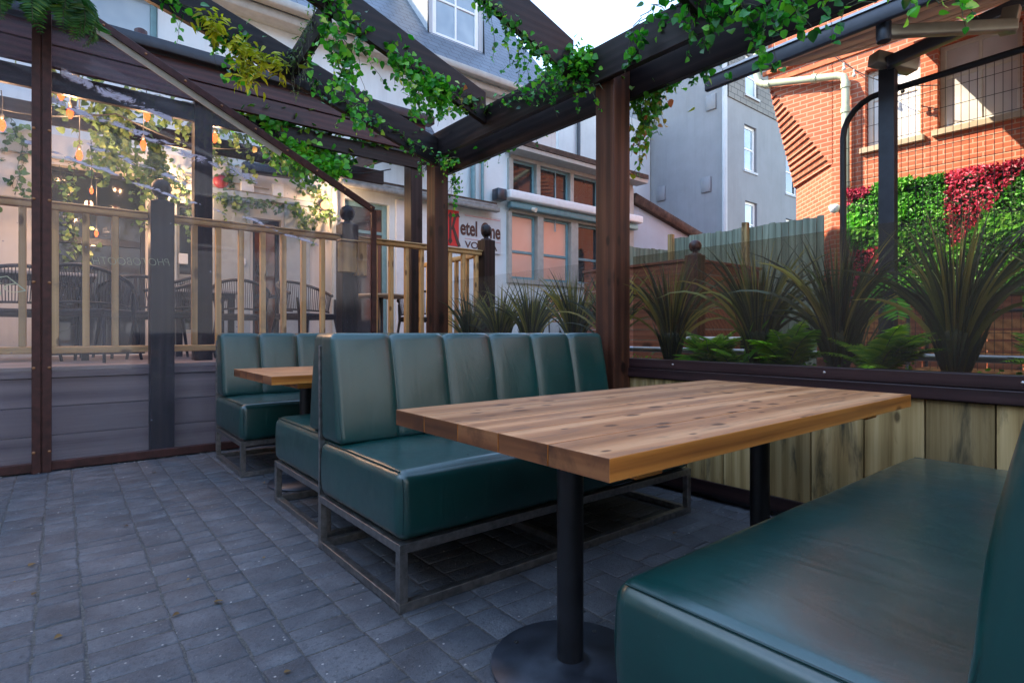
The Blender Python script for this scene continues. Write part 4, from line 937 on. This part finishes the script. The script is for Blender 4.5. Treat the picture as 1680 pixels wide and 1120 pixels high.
# awning on a steel post
aw = thing('awning', (5.35,1.6,.12), 'retractable awning with grey front bar, folding arm and steel post at the top right', 'awning')
MB().box((5.32,1.585,.12),(5.415,1.7,3.24)).build('post', M['lead'], aw, .004, 2)
A0, A1 = Vector((4.6,2.86,3.27)), Vector((4.6,-1.5,3.36))
MB().bar(A0,A1,.05,.13,(0,0,1)).build('front_bar', M['greymetal'], aw, .012, 2)
MB().bar(A0+Vector((-.03,-.01,.06)),A1+Vector((-.03,0,.06)),.02,.02).build('bar_lip', M['galv'], aw)
rise = .405; L = 5.3
fb = MB()
for i in range(12):
    ya, yb2 = 2.8-4.3*i/12, 2.8-4.3*(i+1)/12
    for k in range(6):
        xa, xb = 4.64+L*k/6, 4.64+L*(k+1)/6; sg_ = lambda x: -.05*math.sin(math.pi*(x-4.64)/L)
        fb.quad((xa,ya,3.3+rise*(xa-4.6)+sg_(xa)),(xb,ya,3.3+rise*(xb-4.6)+sg_(xb)),(xb,yb2,3.3+rise*(xb-4.6)+sg_(xb)),(xa,yb2,3.3+rise*(xa-4.6)+sg_(xa)),r=.5)
fabric = fb.build('canvas', M['canvas'], aw, smooth=True)
so = fabric.modifiers.new('thick','SOLIDIFY'); so.thickness = .004
e0, e1 = at(1450,53,X=4.68), at(1667,42,X=5.3)
MB().bar(e0,e1,.07,.085).build('folding_arm', M['arm'], aw, .015, 3)
MB().lathe(e0-Vector((0,0,.07)), [(.045,0),(.05,.03),(.05,.13),(.04,.15)], 20).build('arm_joint', M['lead'], aw)
f0, f1 = Vector((5.25,1.62,3.2)), at(1685,2,X=5.6)
MB().bar(f0,f1,.1,.09).build('folding_arm', M['greymetal'], aw, .015, 3)
MB().bar(Vector((5.2,1.7,3.26)), Vector((5.5,1.5,3.2)), .12,.1).build('bracket', M['arm'], aw, .01, 2)
MB().bar(e1+Vector((0,.05,-.04)), e1+Vector((0,.02,.14)), .08,.1,(0,1,0)).build('bracket', M['arm'], aw, .01, 2)
# slatted garden chair and bench beyond the planter
def garden_seat(x, y, z, rz, name, label, wdt=.5, cat='chair'):
    root = thing(name, (x,y,z), label, cat, rz=rz, local=True); h = wdt/2
    for sx in (-1,1):
        MB().tube([(sx*h,.22,0),(sx*h,.24,.45),(sx*h,.29,.9),(sx*(h-.04),.3,.93)], .014, 8).build('leg', M['lead'], root)
        MB().tube([(sx*h,-.24,0),(sx*h,-.23,.64),(sx*h,-.16,.67),(sx*h,.24,.67)], .014, 8).build('leg', M['lead'], root)
    MB().tube([(-h+.04,.3,.93),(h-.04,.3,.93)], .014, 8).build('top_rail', M['lead'], root)
    m = MB()
    for k in range(5): m.box((-h+.02,-.22+k*.09,.44),(h-.02,-.15+k*.09,.46))
    m.build('seat', M['orangewood'], root)
    m = MB()
    for k in range(4): m.box((-h+.02,.25+k*.012,.52+k*.09),(h-.02,.268+k*.012,.59+k*.09))
    m.build('backrest', M['orangewood'], root)
garden_seat(5.5,1.8,.4,R(-75),'garden_chair','slatted orange wood chair with a dark tube frame beyond the grasses')
garden_seat(5.6,.9,.25,R(-90),'garden_bench','low slatted bench right of the biggest grass plant',1.2,'bench')
struct(MB().box((4.6,-2.5,.121),(7.2,3.2,.4)).build('raised_terrace', M['sleeper'], origin=(0,0,0)))
gt = thing('garden_table', (5.6,3.6,.12), 'white topped garden table behind the first big grass plant', 'table')
q = at(1165,552,X=5.2); MB().box((4.9,2.6,.93),(5.6,3.6,.96)).build('tabletop', M['white_paint'], gt, .008, 1)
for x,y in ((4.98,2.7),(5.5,2.7),(4.98,3.5),(5.5,3.5)): MB().box((x-.02,y-.02,.12),(x+.02,y+.02,.93)).build('leg', M['black'], gt)
# slat-backed wooden chair seen past the middle grasses
garden_seat(7.2,7.1,.75,R(10),'garden_chair','orange slatted chair seen between the distant grass plants under the bay windows',.9)
struct(MB().box((4.31,5.9,.121),(9.6,7.95,.74)).build('side_terrace', M['deck'], origin=(0,0,0)))

# ------------------------------------------------------------------ houses closing the yard behind the camera
for (x0,y0,x1,y1,h,mt,lab) in ((-14,-12,12,-8.5,7.5,'pale_wall','rendered house closing the near side of the yard'),(-12,-8,-7.5,7.4,6.5,'cream_wall','cream house closing the left side of the yard')):
    hs = thing('yard_house', ((x0+x1)/2,(y0+y1)/2,0), lab, 'building')
    MB().box((x0,y0,-.02),(x1,y1,h)).build('wall', M[mt], hs)
    MB().add([(x0-.2,y0-.2,h),(x1+.2,y0-.2,h),(x1+.2,y1+.2,h),(x0-.2,y1+.2,h),((x0+x1)/2 if x1-x0<y1-y0 else x0-.2,(y0+y1)/2 if x1-x0>y1-y0 else y0-.2,h+2),((x0+x1)/2 if x1-x0<y1-y0 else x1+.2,(y0+y1)/2 if x1-x0>y1-y0 else y1+.2,h+2)],
        [(0,1,5,4),(3,2,5,4),(0,3,4),(1,2,5)] if x1-x0>y1-y0 else [(0,3,5,4),(1,2,5,4),(0,1,4),(3,2,5)]).build('roof', M['slate'], hs)
    for k in range(5):
        if x1-x0>y1-y0: a = x0+2+k*5; window(hs,'y',y1+.06,a,a+1.2,3.6,5.2,M['white_paint'],M['pane_dark'],(.5,),(.5,))
        else: a = y0+1.5+k*3; window(hs,'x',x1+.06,a,a+1.2,3.4,4.9,M['white_paint'],M['pane_dark'],(.5,),(.5,))
# ------------------------------------------------------------------ plants
up = Vector((0,0,1))
def rv(r, s=1): return Vector((r.uniform(-s,s), r.uniform(-s,s), r.uniform(-s,s)))
def grass_plant(x, y, z, seed, label, H=.68, n=115):
    r = random.Random(seed); root = thing('grass_plant', (x,y,z), label, 'plant', 'spiky grass plants in the trough')
    MB().lathe((x,y,z), [(.035,0),(.04,.1),(.065,.2),(.06,.24),(.02,.26)], 14).build('stem', M['stem'], root)
    m = MB()
    for i in range(n):
        a = r.uniform(0,2*math.pi); lean = min(abs(r.gauss(0,.6)),1.2)
        L = H*r.uniform(.75,1.2)*(1+.12*lean); d = Vector((math.cos(a),math.sin(a),0)); rad0 = r.uniform(.004,.03)
        p = Vector((x,y,z))+d*rad0; pts = [p]; t = lean*.12; seg = 10
        for k in range(seg):
            t += lean*(.02 if k == 0 else .075+.016*k)*r.uniform(.75,1.25)
            p = p + (d*math.sin(min(t,2.3))+up*math.cos(min(t,2.3)))*L/seg; pts.append(p.copy())
        w = r.uniform(.006,.014)
        m.blade(pts, [w*.7,w*.8,w,w,w,w*.95,w*.85,w*.7,w*.5,w*.28,.0005], d.cross(up)+rv(r,.4), None)
    for i in range(45):                                    # dense sheath at the base
        a = r.uniform(0,6.28); d = Vector((math.cos(a),math.sin(a),0)); L = r.uniform(.15,.3); p = Vector((x,y,z+r.uniform(0,.08)))+d*.03
        m.blade([p,p+d*L*.18+up*L*.5,p+d*L*.38+up*L], [.009,.01,.001], d.cross(up), r.random()*.4)
    m.build('blades', M['blade'], root)
labs = ['grass plant at the right, biggest of the spiky row','second biggest spiky grass plant, in front of the brick corner','spiky grass plant third from the right, in front of the green fence',
        'spiky grass plant just right of the tall post','spiky grass plant mostly hidden behind the tall post','spiky grass plant nearest the tall post on its left side','spiky grass plant in the middle of the distant row','pale spiky grass plant second from the far brown post','spiky grass plant right beside the far brown post',
        'spiky grass plant whose blades reach in from the right edge']
for i,(y,s) in enumerate(((.73,.72),(1.24,.68),(1.69,.68),(2.31,.66),(2.85,.64),(3.26,.66),(3.8,.64),(4.26,.62),(4.76,.6),(.22,.66))):
    grass_plant(W+.27, y, .76, 100+i, labs[i], s)
def fern(x, y, z, seed, label, n=11, L=.34, mat='fern', name='fern', droop=.75, az=None, up0=.42, group='ferns in the trough'):
    r = random.Random(seed); root = thing(name, (x,y,z), label, 'fern', group); m = MB(); st = MB()
    for i in range(n):
        a = r.uniform(0,6.28) if az is None else R(az)+r.uniform(-1.1,1.1); d = Vector((math.cos(a),math.sin(a),0)); t = up0+r.uniform(-.3,.3); p = Vector((x,y,z)); pts = [p]; Lf = L*r.uniform(.7,1.2)
        for k in range(14): t += .1*droop*r.uniform(.6,1.4); p = p+(d*math.sin(t)+up*math.cos(t))*Lf/14; pts.append(p.copy())
        st.tube(pts, .0022, 4, cap=False)
        for k in range(1,15):
            tt = (pts[min(k+1,14)]-pts[k-1]).normalized(); s = tt.cross(up); s = s.normalized() if s.length > .1 else Vector((1,0,0)); nn = s.cross(tt)
            wl = Lf*.24*math.sin(math.pi*(k/15)**.7)+.008
            for q in (-1,1):
                for h in (0,.5):
                    o = pts[k-1].lerp(pts[k],h); m.leaf(o, s*q+tt*.45+rv(r,.1), nn+rv(r,.2), wl, .14, min(1,max(0,r.gauss(.55,.2))))
    m.build('fronds', M[mat], root); st.build('stem', M['stem'], root)
for i,(y,l,lab) in enumerate(((1.04,.36,'fern with wide fronds left of the biggest grass plant'),(.35,.34,'fern at the right edge between the last two grass plants'),(1.5,.38,'dense fern between the second and third grass plants from the right'),(2.0,.32,'loose fern right of the grass plant beside the tall post'),
        (1.85,.25,'small pale fern low behind the third grass plant'),(3.5,.2,'small fern between the distant grass plants left of the tall post'),(4.0,.2,'small fern low in the middle of the distant row'))):
    fern(W+.24, y, .76, 300+i, lab, 15, l)
def strap_plant(x,y,z,seed,label,n=16,L=.4,mat='bright',w=.016):
    r = random.Random(seed); root = thing('strap_plant',(x,y,z),label,'plant'); m = MB()
    for i in range(n):
        a = r.uniform(0,6.28); d = Vector((math.cos(a),math.sin(a),0)); t = r.uniform(.2,1.1); p = Vector((x,y,z)); pts=[p]
        for k in range(5): t += .12; p = p+(d*math.sin(t)+up*math.cos(t))*L*r.uniform(.8,1.1)/5; pts.append(p.copy())
        m.blade(pts,[w*.5,w,w,w*.8,w*.5,.001],d.cross(up),r.random())
    m.build('leaves', M[mat], root)
strap_plant(W+.3,1.8,.78,5,'yellow edged strap-leaved plant behind the third grass plant',20,.4)
strap_plant(W+.3,2.05,.78,6,'small strap-leaved plant low beside the tall post',12,.25)
mo = thing('monstera_plant',(4.3,1.55,.4),'broad split-leaved yellow green plant beside the slatted chair','plant'); m = MB(); r = random.Random(3); st = MB()
for px,py,L in ((1432,505,.3),(1455,480,.26),(1420,530,.24),(1470,520,.3),(1500,500,.24)):
    p = at(px,py-35,X=4.3+r.uniform(-.1,.2)); st.tube([(4.3,1.55,.4),(4.3,1.5,.8),p], .006, 5)
    L *= .62; d = Vector((-.3,r.uniform(-.4,.4),-1)).normalized(); nrm = Vector((-1,-.3,.3)).normalized(); a = d.cross(nrm).normalized()
    for k in range(7):                                      # lobes of one split leaf
        o = p+d*L*(.1+.12*k); wd = L*.55*math.sin(math.pi*(.2+.11*k))
        for q in (-1,1): m.leaf(o, a*q+d*.5, nrm+rv(r,.1), wd, .13, r.uniform(.2,.9))
m.build('leaves', M['bright'], mo); st.build('stem', M['stem'], mo)
# low groundcover in the trough
m = MB(); r = random.Random(17)
for i in range(2600):
    y = r.uniform(-.6,4.9); p = Vector((W+r.uniform(.13,.42),y,.76+abs(r.gauss(0,.025)))); m.leaf(p, Vector((r.uniform(-1,1),r.uniform(-1,1),r.uniform(0,1))), up+rv(r,.5), r.uniform(.012,.028), .5)
tag(m.build('ground_cover', M['bright'], origin=(W+.27,2,.75)), 'small bright leaves covering the soil of the trough', 'ground cover', kind='stuff')

# ------------------------------------------------------------------ climbing garlands
def vine(name, label, paths, mat='ivy', size=(.03,.068), dens=190, spread=.05, hang=.3, hang_n=6, seed=1, W_=.5, sparse=1, cat='garland', group='leafy garlands on the timbers', stemmat='stem', strand_dens=42, rlo=0, rhi=1):
    r = random.Random(seed); P0 = Vector(paths[0][0]); root = thing(name, P0, label, cat, group); m = MB(); st = MB()
    def put(p, s=1.0, down=.6):
        d = Vector((r.uniform(-1,1),r.uniform(-1,1),r.uniform(-1.3,.5)*down-.15)); n_ = rv(r,1)+Vector((-.5,-.8,.5))
        m.leaf(p, d, n_, r.uniform(*size)*s, W_*r.uniform(.85,1.1), rlo+(rhi-rlo)*min(1,max(0,r.gauss(.45,.27))))
    for path in paths:
        path = [Vector(p) for p in path]; tot = sum((b-a).length for a,b in zip(path,path[1:])); line = []
        for a,b in zip(path,path[1:]):
            k = max(1,int((b-a).length/.03))
            for i in range(k): line.append(a.lerp(b,i/k)+Vector((r.gauss(0,.012),r.gauss(0,.012),r.gauss(0,.014))))
        for off in (0,1):
            w = [p+Vector((math.sin(i*.5+off*3)*.02,math.cos(i*.4+off*2)*.02,math.sin(i*.31+off)*.02)) for i,p in enumerate(line)]
            if len(w) > 2: st.tube(w, .003, 4, cap=False)
        for i in range(int(dens*tot*1.5)):
            p = r.choice(line); f = max(0, noise.noise(p*2.3+Vector((seed,0,0)))+.55)
            if r.random() > f*1.3*sparse: continue
            put(p+Vector((r.gauss(0,spread),r.gauss(0,spread),r.gauss(-.2*spread,spread))))
        for h in range(int(hang_n)):
            p = r.choice(line).copy(); L = hang*r.uniform(.3,1.15); d = Vector((r.uniform(-.5,.5),r.uniform(-.4,.4),-1)); s = [p.copy()]; n_ = max(3,int(L/.03))
            for k in range(n_): d = (d+rv(r,.28)+Vector((0,0,-.12))).normalized(); p = p+d*L/n_; s.append(p.copy())
            st.tube(s, .0015, 4, cap=False)
            for k in range(int(strand_dens*L)+2): q = r.choice(s); put(q+rv(r,.012), .9 if r.random()<.7 else .65, 1)
    m.build('leaves', M[mat], root); st.build('stem', M[stemmat], root); return root
def py_(pts, Y): return [at(a,b,Y=Y) for a,b in pts]
def px_(pts, X): return [at(a,b,X=X) for a,b in pts]
V = vine
V('ivy_garland','ivy trailing along the leftmost rafter, thin at its lower end',[py_([(262,-12),(330,28),(420,82)],4.56)],dens=70,hang=.3,hang_n=9,seed=2)
V('ivy_garland','sparse ivy on the lower half of the leftmost rafter',[py_([(495,118),(560,160),(640,215),(705,245)],4.56)],dens=60,hang=.22,hang_n=12,seed=3,size=(.028,.05))
V('fern_garland','yellow green ferny garland wound round the leftmost rafter',[py_([(335,30),(375,60),(420,90),(468,110)],4.5),py_([(385,95),(430,130)],4.48)],'yellow',(.05,.1),330,.045,.16,8,seed=4,W_=.16,rhi=1)
V('ivy_garland','thick ivy at the upper end of the second rafter, with long hanging strands',[py_([(515,-20),(560,20),(600,58)],3.79),py_([(540,40),(560,75),(575,105)],3.76)],dens=260,spread=.05,hang=.6,hang_n=5,seed=5)
V('ivy_garland','ivy strand dangling from the second rafter in front of the white wall',[py_([(552,70),(556,105),(562,140)],3.74)],dens=110,spread=.03,hang=.15,hang_n=3,seed=6)
V('ivy_garland','dense bright ivy mass midway along the second rafter',[py_([(640,82),(690,120),(735,150),(745,175)],3.79),py_([(690,128),(730,160)],3.76)],dens=340,spread=.05,hang=.3,hang_n=15,seed=7,rlo=.15)
V('ivy_garland','loose ivy at the foot of the second rafter',[py_([(750,150),(790,175),(812,188)],3.79)],'ivy_mix',dens=60,spread=.03,hang=.2,hang_n=4,seed=8)
V('ivy_garland','ivy on the third rafter against the slate roof',[py_([(775,-15),(820,25),(870,70),(925,120)],2.75)],dens=190,spread=.035,hang=.34,hang_n=16,seed=9,size=(.022,.045))
V('ivy_garland','thick ivy clump where the third rafter meets the beam',[px_([(885,125),(925,110),(960,80),(955,120)],2.78)],dens=330,spread=.045,hang=.25,hang_n=9,seed=10,size=(.03,.055),rlo=.2)
V('ivy_garland','ivy spilling down the beam left of the tall post',[px_([(820,165),(870,150),(930,140),(985,135)],2.77)],dens=80,spread=.04,hang=.22,hang_n=9,seed=11,size=(.022,.04))
V('strand_garland','grey green strands wound round the short cross timber',[[Vector((1.44,4.55,zz)) for zz in (3.12,)]+[Vector((1.43,4.2,3.28)),Vector((1.43,3.9,3.4))]],'walivy',(.02,.04),200,.03,.28,22,seed=12,W_=.2,stemmat='greystem')
V('ivy_garland','ivy hanging at the top of the far brown post',[px_([(690,245),(720,262),(750,262)],2.79),px_([(745,285),(752,310)],3.08)],dens=150,spread=.04,hang=.3,hang_n=7,seed=13,size=(.025,.045))
V('ivy_garland','autumn tinted ivy hanging behind the tall post on its right side',[px_([(1047,150),(1052,185),(1058,220)],3.12),px_([(1045,150),(1100,138)],3.12)],'ivy_mix',dens=480,spread=.055,hang=.32,hang_n=12,seed=14,size=(.036,.06))
V('ivy_garland','ivy spray reaching right beneath the rear beam, in front of the grey building',[px_([(1050,150),(1095,130),(1140,108),(1180,88)],3.12)],'ivy',dens=90,spread=.03,hang=.2,hang_n=9,seed=15,size=(.035,.058),rhi=.7)
V('ivy_garland','dark glossy ivy on the beam above and right of the tall post',[px_([(1040,45),(1080,20),(1115,0),(1150,-15)],2.76)],dens=300,spread=.05,hang=.36,hang_n=9,seed=16,size=(.035,.062),rhi=.8)
V('ivy_garland','ivy along the beam at the top right of the photo',[px_([(1165,10),(1215,14),(1270,2),(1330,-22),(1380,-30)],2.74)],dens=120,spread=.05,hang=.3,hang_n=14,seed=17,size=(.04,.065),rhi=.8)
V('ivy_garland','thin ivy strand near the awning arm at the top right',[px_([(1390,10),(1450,-2),(1500,-10),(1600,-20)],2.74)],dens=60,spread=.03,hang=.16,hang_n=4,seed=18,size=(.035,.055))
V('ivy_garland','ivy tendrils along the beam between the two brown posts',[px_([(770,262),(830,235),(870,215),(905,200)],3.1)],dens=60,spread=.03,hang=.18,hang_n=6,seed=19,size=(.03,.045))
V('creeper','dense green and red creeper under the right end of the deck pergola',[py_([(395,185),(450,205),(520,215),(590,225),(635,232)],6.1),py_([(440,235),(500,245),(560,250)],6.5),py_([(470,262),(520,262),(575,260)],6.3)],'ivy_mix',(.05,.08),560,.09,.22,26,seed=20,rhi=.85,group='creepers over the deck')
V('creeper','bright green creeper hanging behind the edge of the clear screen',[py_([(430,200),(480,245),(520,270),(560,280)],6.0)],'bright',(.05,.08),320,.08,.16,10,seed=21,group='creepers over the deck')
V('creeper','trailing creeper under the deck pergola seen through the scuffed screen',[py_([(80,120),(160,150),(250,160),(330,170),(400,190)],6.6),py_([(180,170),(200,215)],6.9),py_([(250,200),(260,250)],7.1)],'walivy',(.05,.08),170,.12,.7,26,seed=22,group='creepers over the deck')
def wallv(lab, pts, seed, dens=90, sp=.08, hn=5, hang=.4): V('wall_creeper',lab,[py_(pts,7.93)],'walivy',(.045,.075),dens,sp,hang,hn,seed=seed,group='creepers on the pub wall',cat='creeper')
wallv('creeper on the pub wall left of the dark doorway',[(95,270),(110,310),(122,360),(125,430)],31,110,.09,5)
wallv('creeper over the top of the dark doorway',[(110,270),(170,265),(240,275),(255,320),(252,380)],32,90)
wallv('creeper on the wall left of the rust red post',[(0,160),(20,200),(40,240),(25,320)],33,90)
wallv('creeper trained along the wall top of the grey doors',[(345,322),(400,330),(450,335),(500,345),(505,370)],34,120,.05)
wallv('creeper around the small wall lamp above the middle newel post',[(495,300),(525,315),(545,350),(500,365)],35,110,.07)
wallv('creeper hanging right of the deck pergola post',[(352,230),(370,250),(380,290)],36,110,.1,6)
wallv('thin creeper around the wall lamp right of the doorway',[(296,270),(305,320),(310,365)],37,50,.05)
q = at(45,2,Y=5.1); fern(q.x,q.y,q.z+.03,50,'dark green fern hanging at the top left corner over the rust red post',13,.45,'fern_dark','hanging_fern',1.6,-90,1.0,None)
q = at(95,2,Y=5.12); fern(q.x,q.y,q.z+.05,51,'second hanging fern at the top left, just right of the rust red post',14,.5,'fern_dark','hanging_fern',1.7,-60,1.2,None)

# ------------------------------------------------------------------ light, sky, camera
S = Vector((-.6,.65,.75)).normalized()
w = bpy.data.worlds.new('World'); sc.world = w; w.use_nodes = True; nt = w.node_tree; bg = nt.nodes['Background']
sky = nt.nodes.new('ShaderNodeTexSky'); sky.sky_type = 'NISHITA'; sky.sun_disc = False; sky.sun_elevation = math.asin(S.z); sky.sun_rotation = math.atan2(S.x,S.y) % (2*math.pi)
sky.air_density = 1.0; sky.dust_density = .1; sky.ozone_density = 1.2
wb = nt.nodes.new('ShaderNodeMixRGB'); wb.blend_type = 'MULTIPLY'; wb.inputs[0].default_value = 1; wb.inputs[2].default_value = (1.11,1,.89,1); nt.links.new(sky.outputs[0], wb.inputs[1]); nt.links.new(wb.outputs[0], bg.inputs[0]); bg.inputs[1].default_value = .15
sl = bpy.data.lights.new('sun','SUN'); sl.energy = 2.1; sl.angle = R(.6); sl.color = (1,.84,.64); so_ = bpy.data.objects.new('sun', sl); COL.objects.link(so_); so_.location = S*30; so_.rotation_euler = S.to_track_quat('Z','Y').to_euler()
cd = bpy.data.cameras.new('camera'); cam = bpy.data.objects.new('camera', cd); COL.objects.link(cam); cam.location = (0,0,1); cam.rotation_euler = (R(90),0,-math.atan2(.6291,.7774))
cd.sensor_width = 36; cd.lens = 36*F/1680; cd.shift_y = -14/1680; cd.clip_start = .02; cd.clip_end = 2000; sc.camera = cam
sc.view_settings.view_transform = 'Standard'; sc.view_settings.look = 'None'; sc.view_settings.exposure = EXPO; sc.view_settings.gamma = 1
sc.cycles.use_denoising = True
try: sc.cycles.denoiser = 'OPENIMAGEDENOISE'
except Exception: pass
sc.cycles.transparent_max_bounces = 16; sc.cycles.max_bounces = 8; sc.cycles.diffuse_bounces = 4; sc.cycles.glossy_bounces = 4; sc.cycles.sample_clamp_indirect = 6
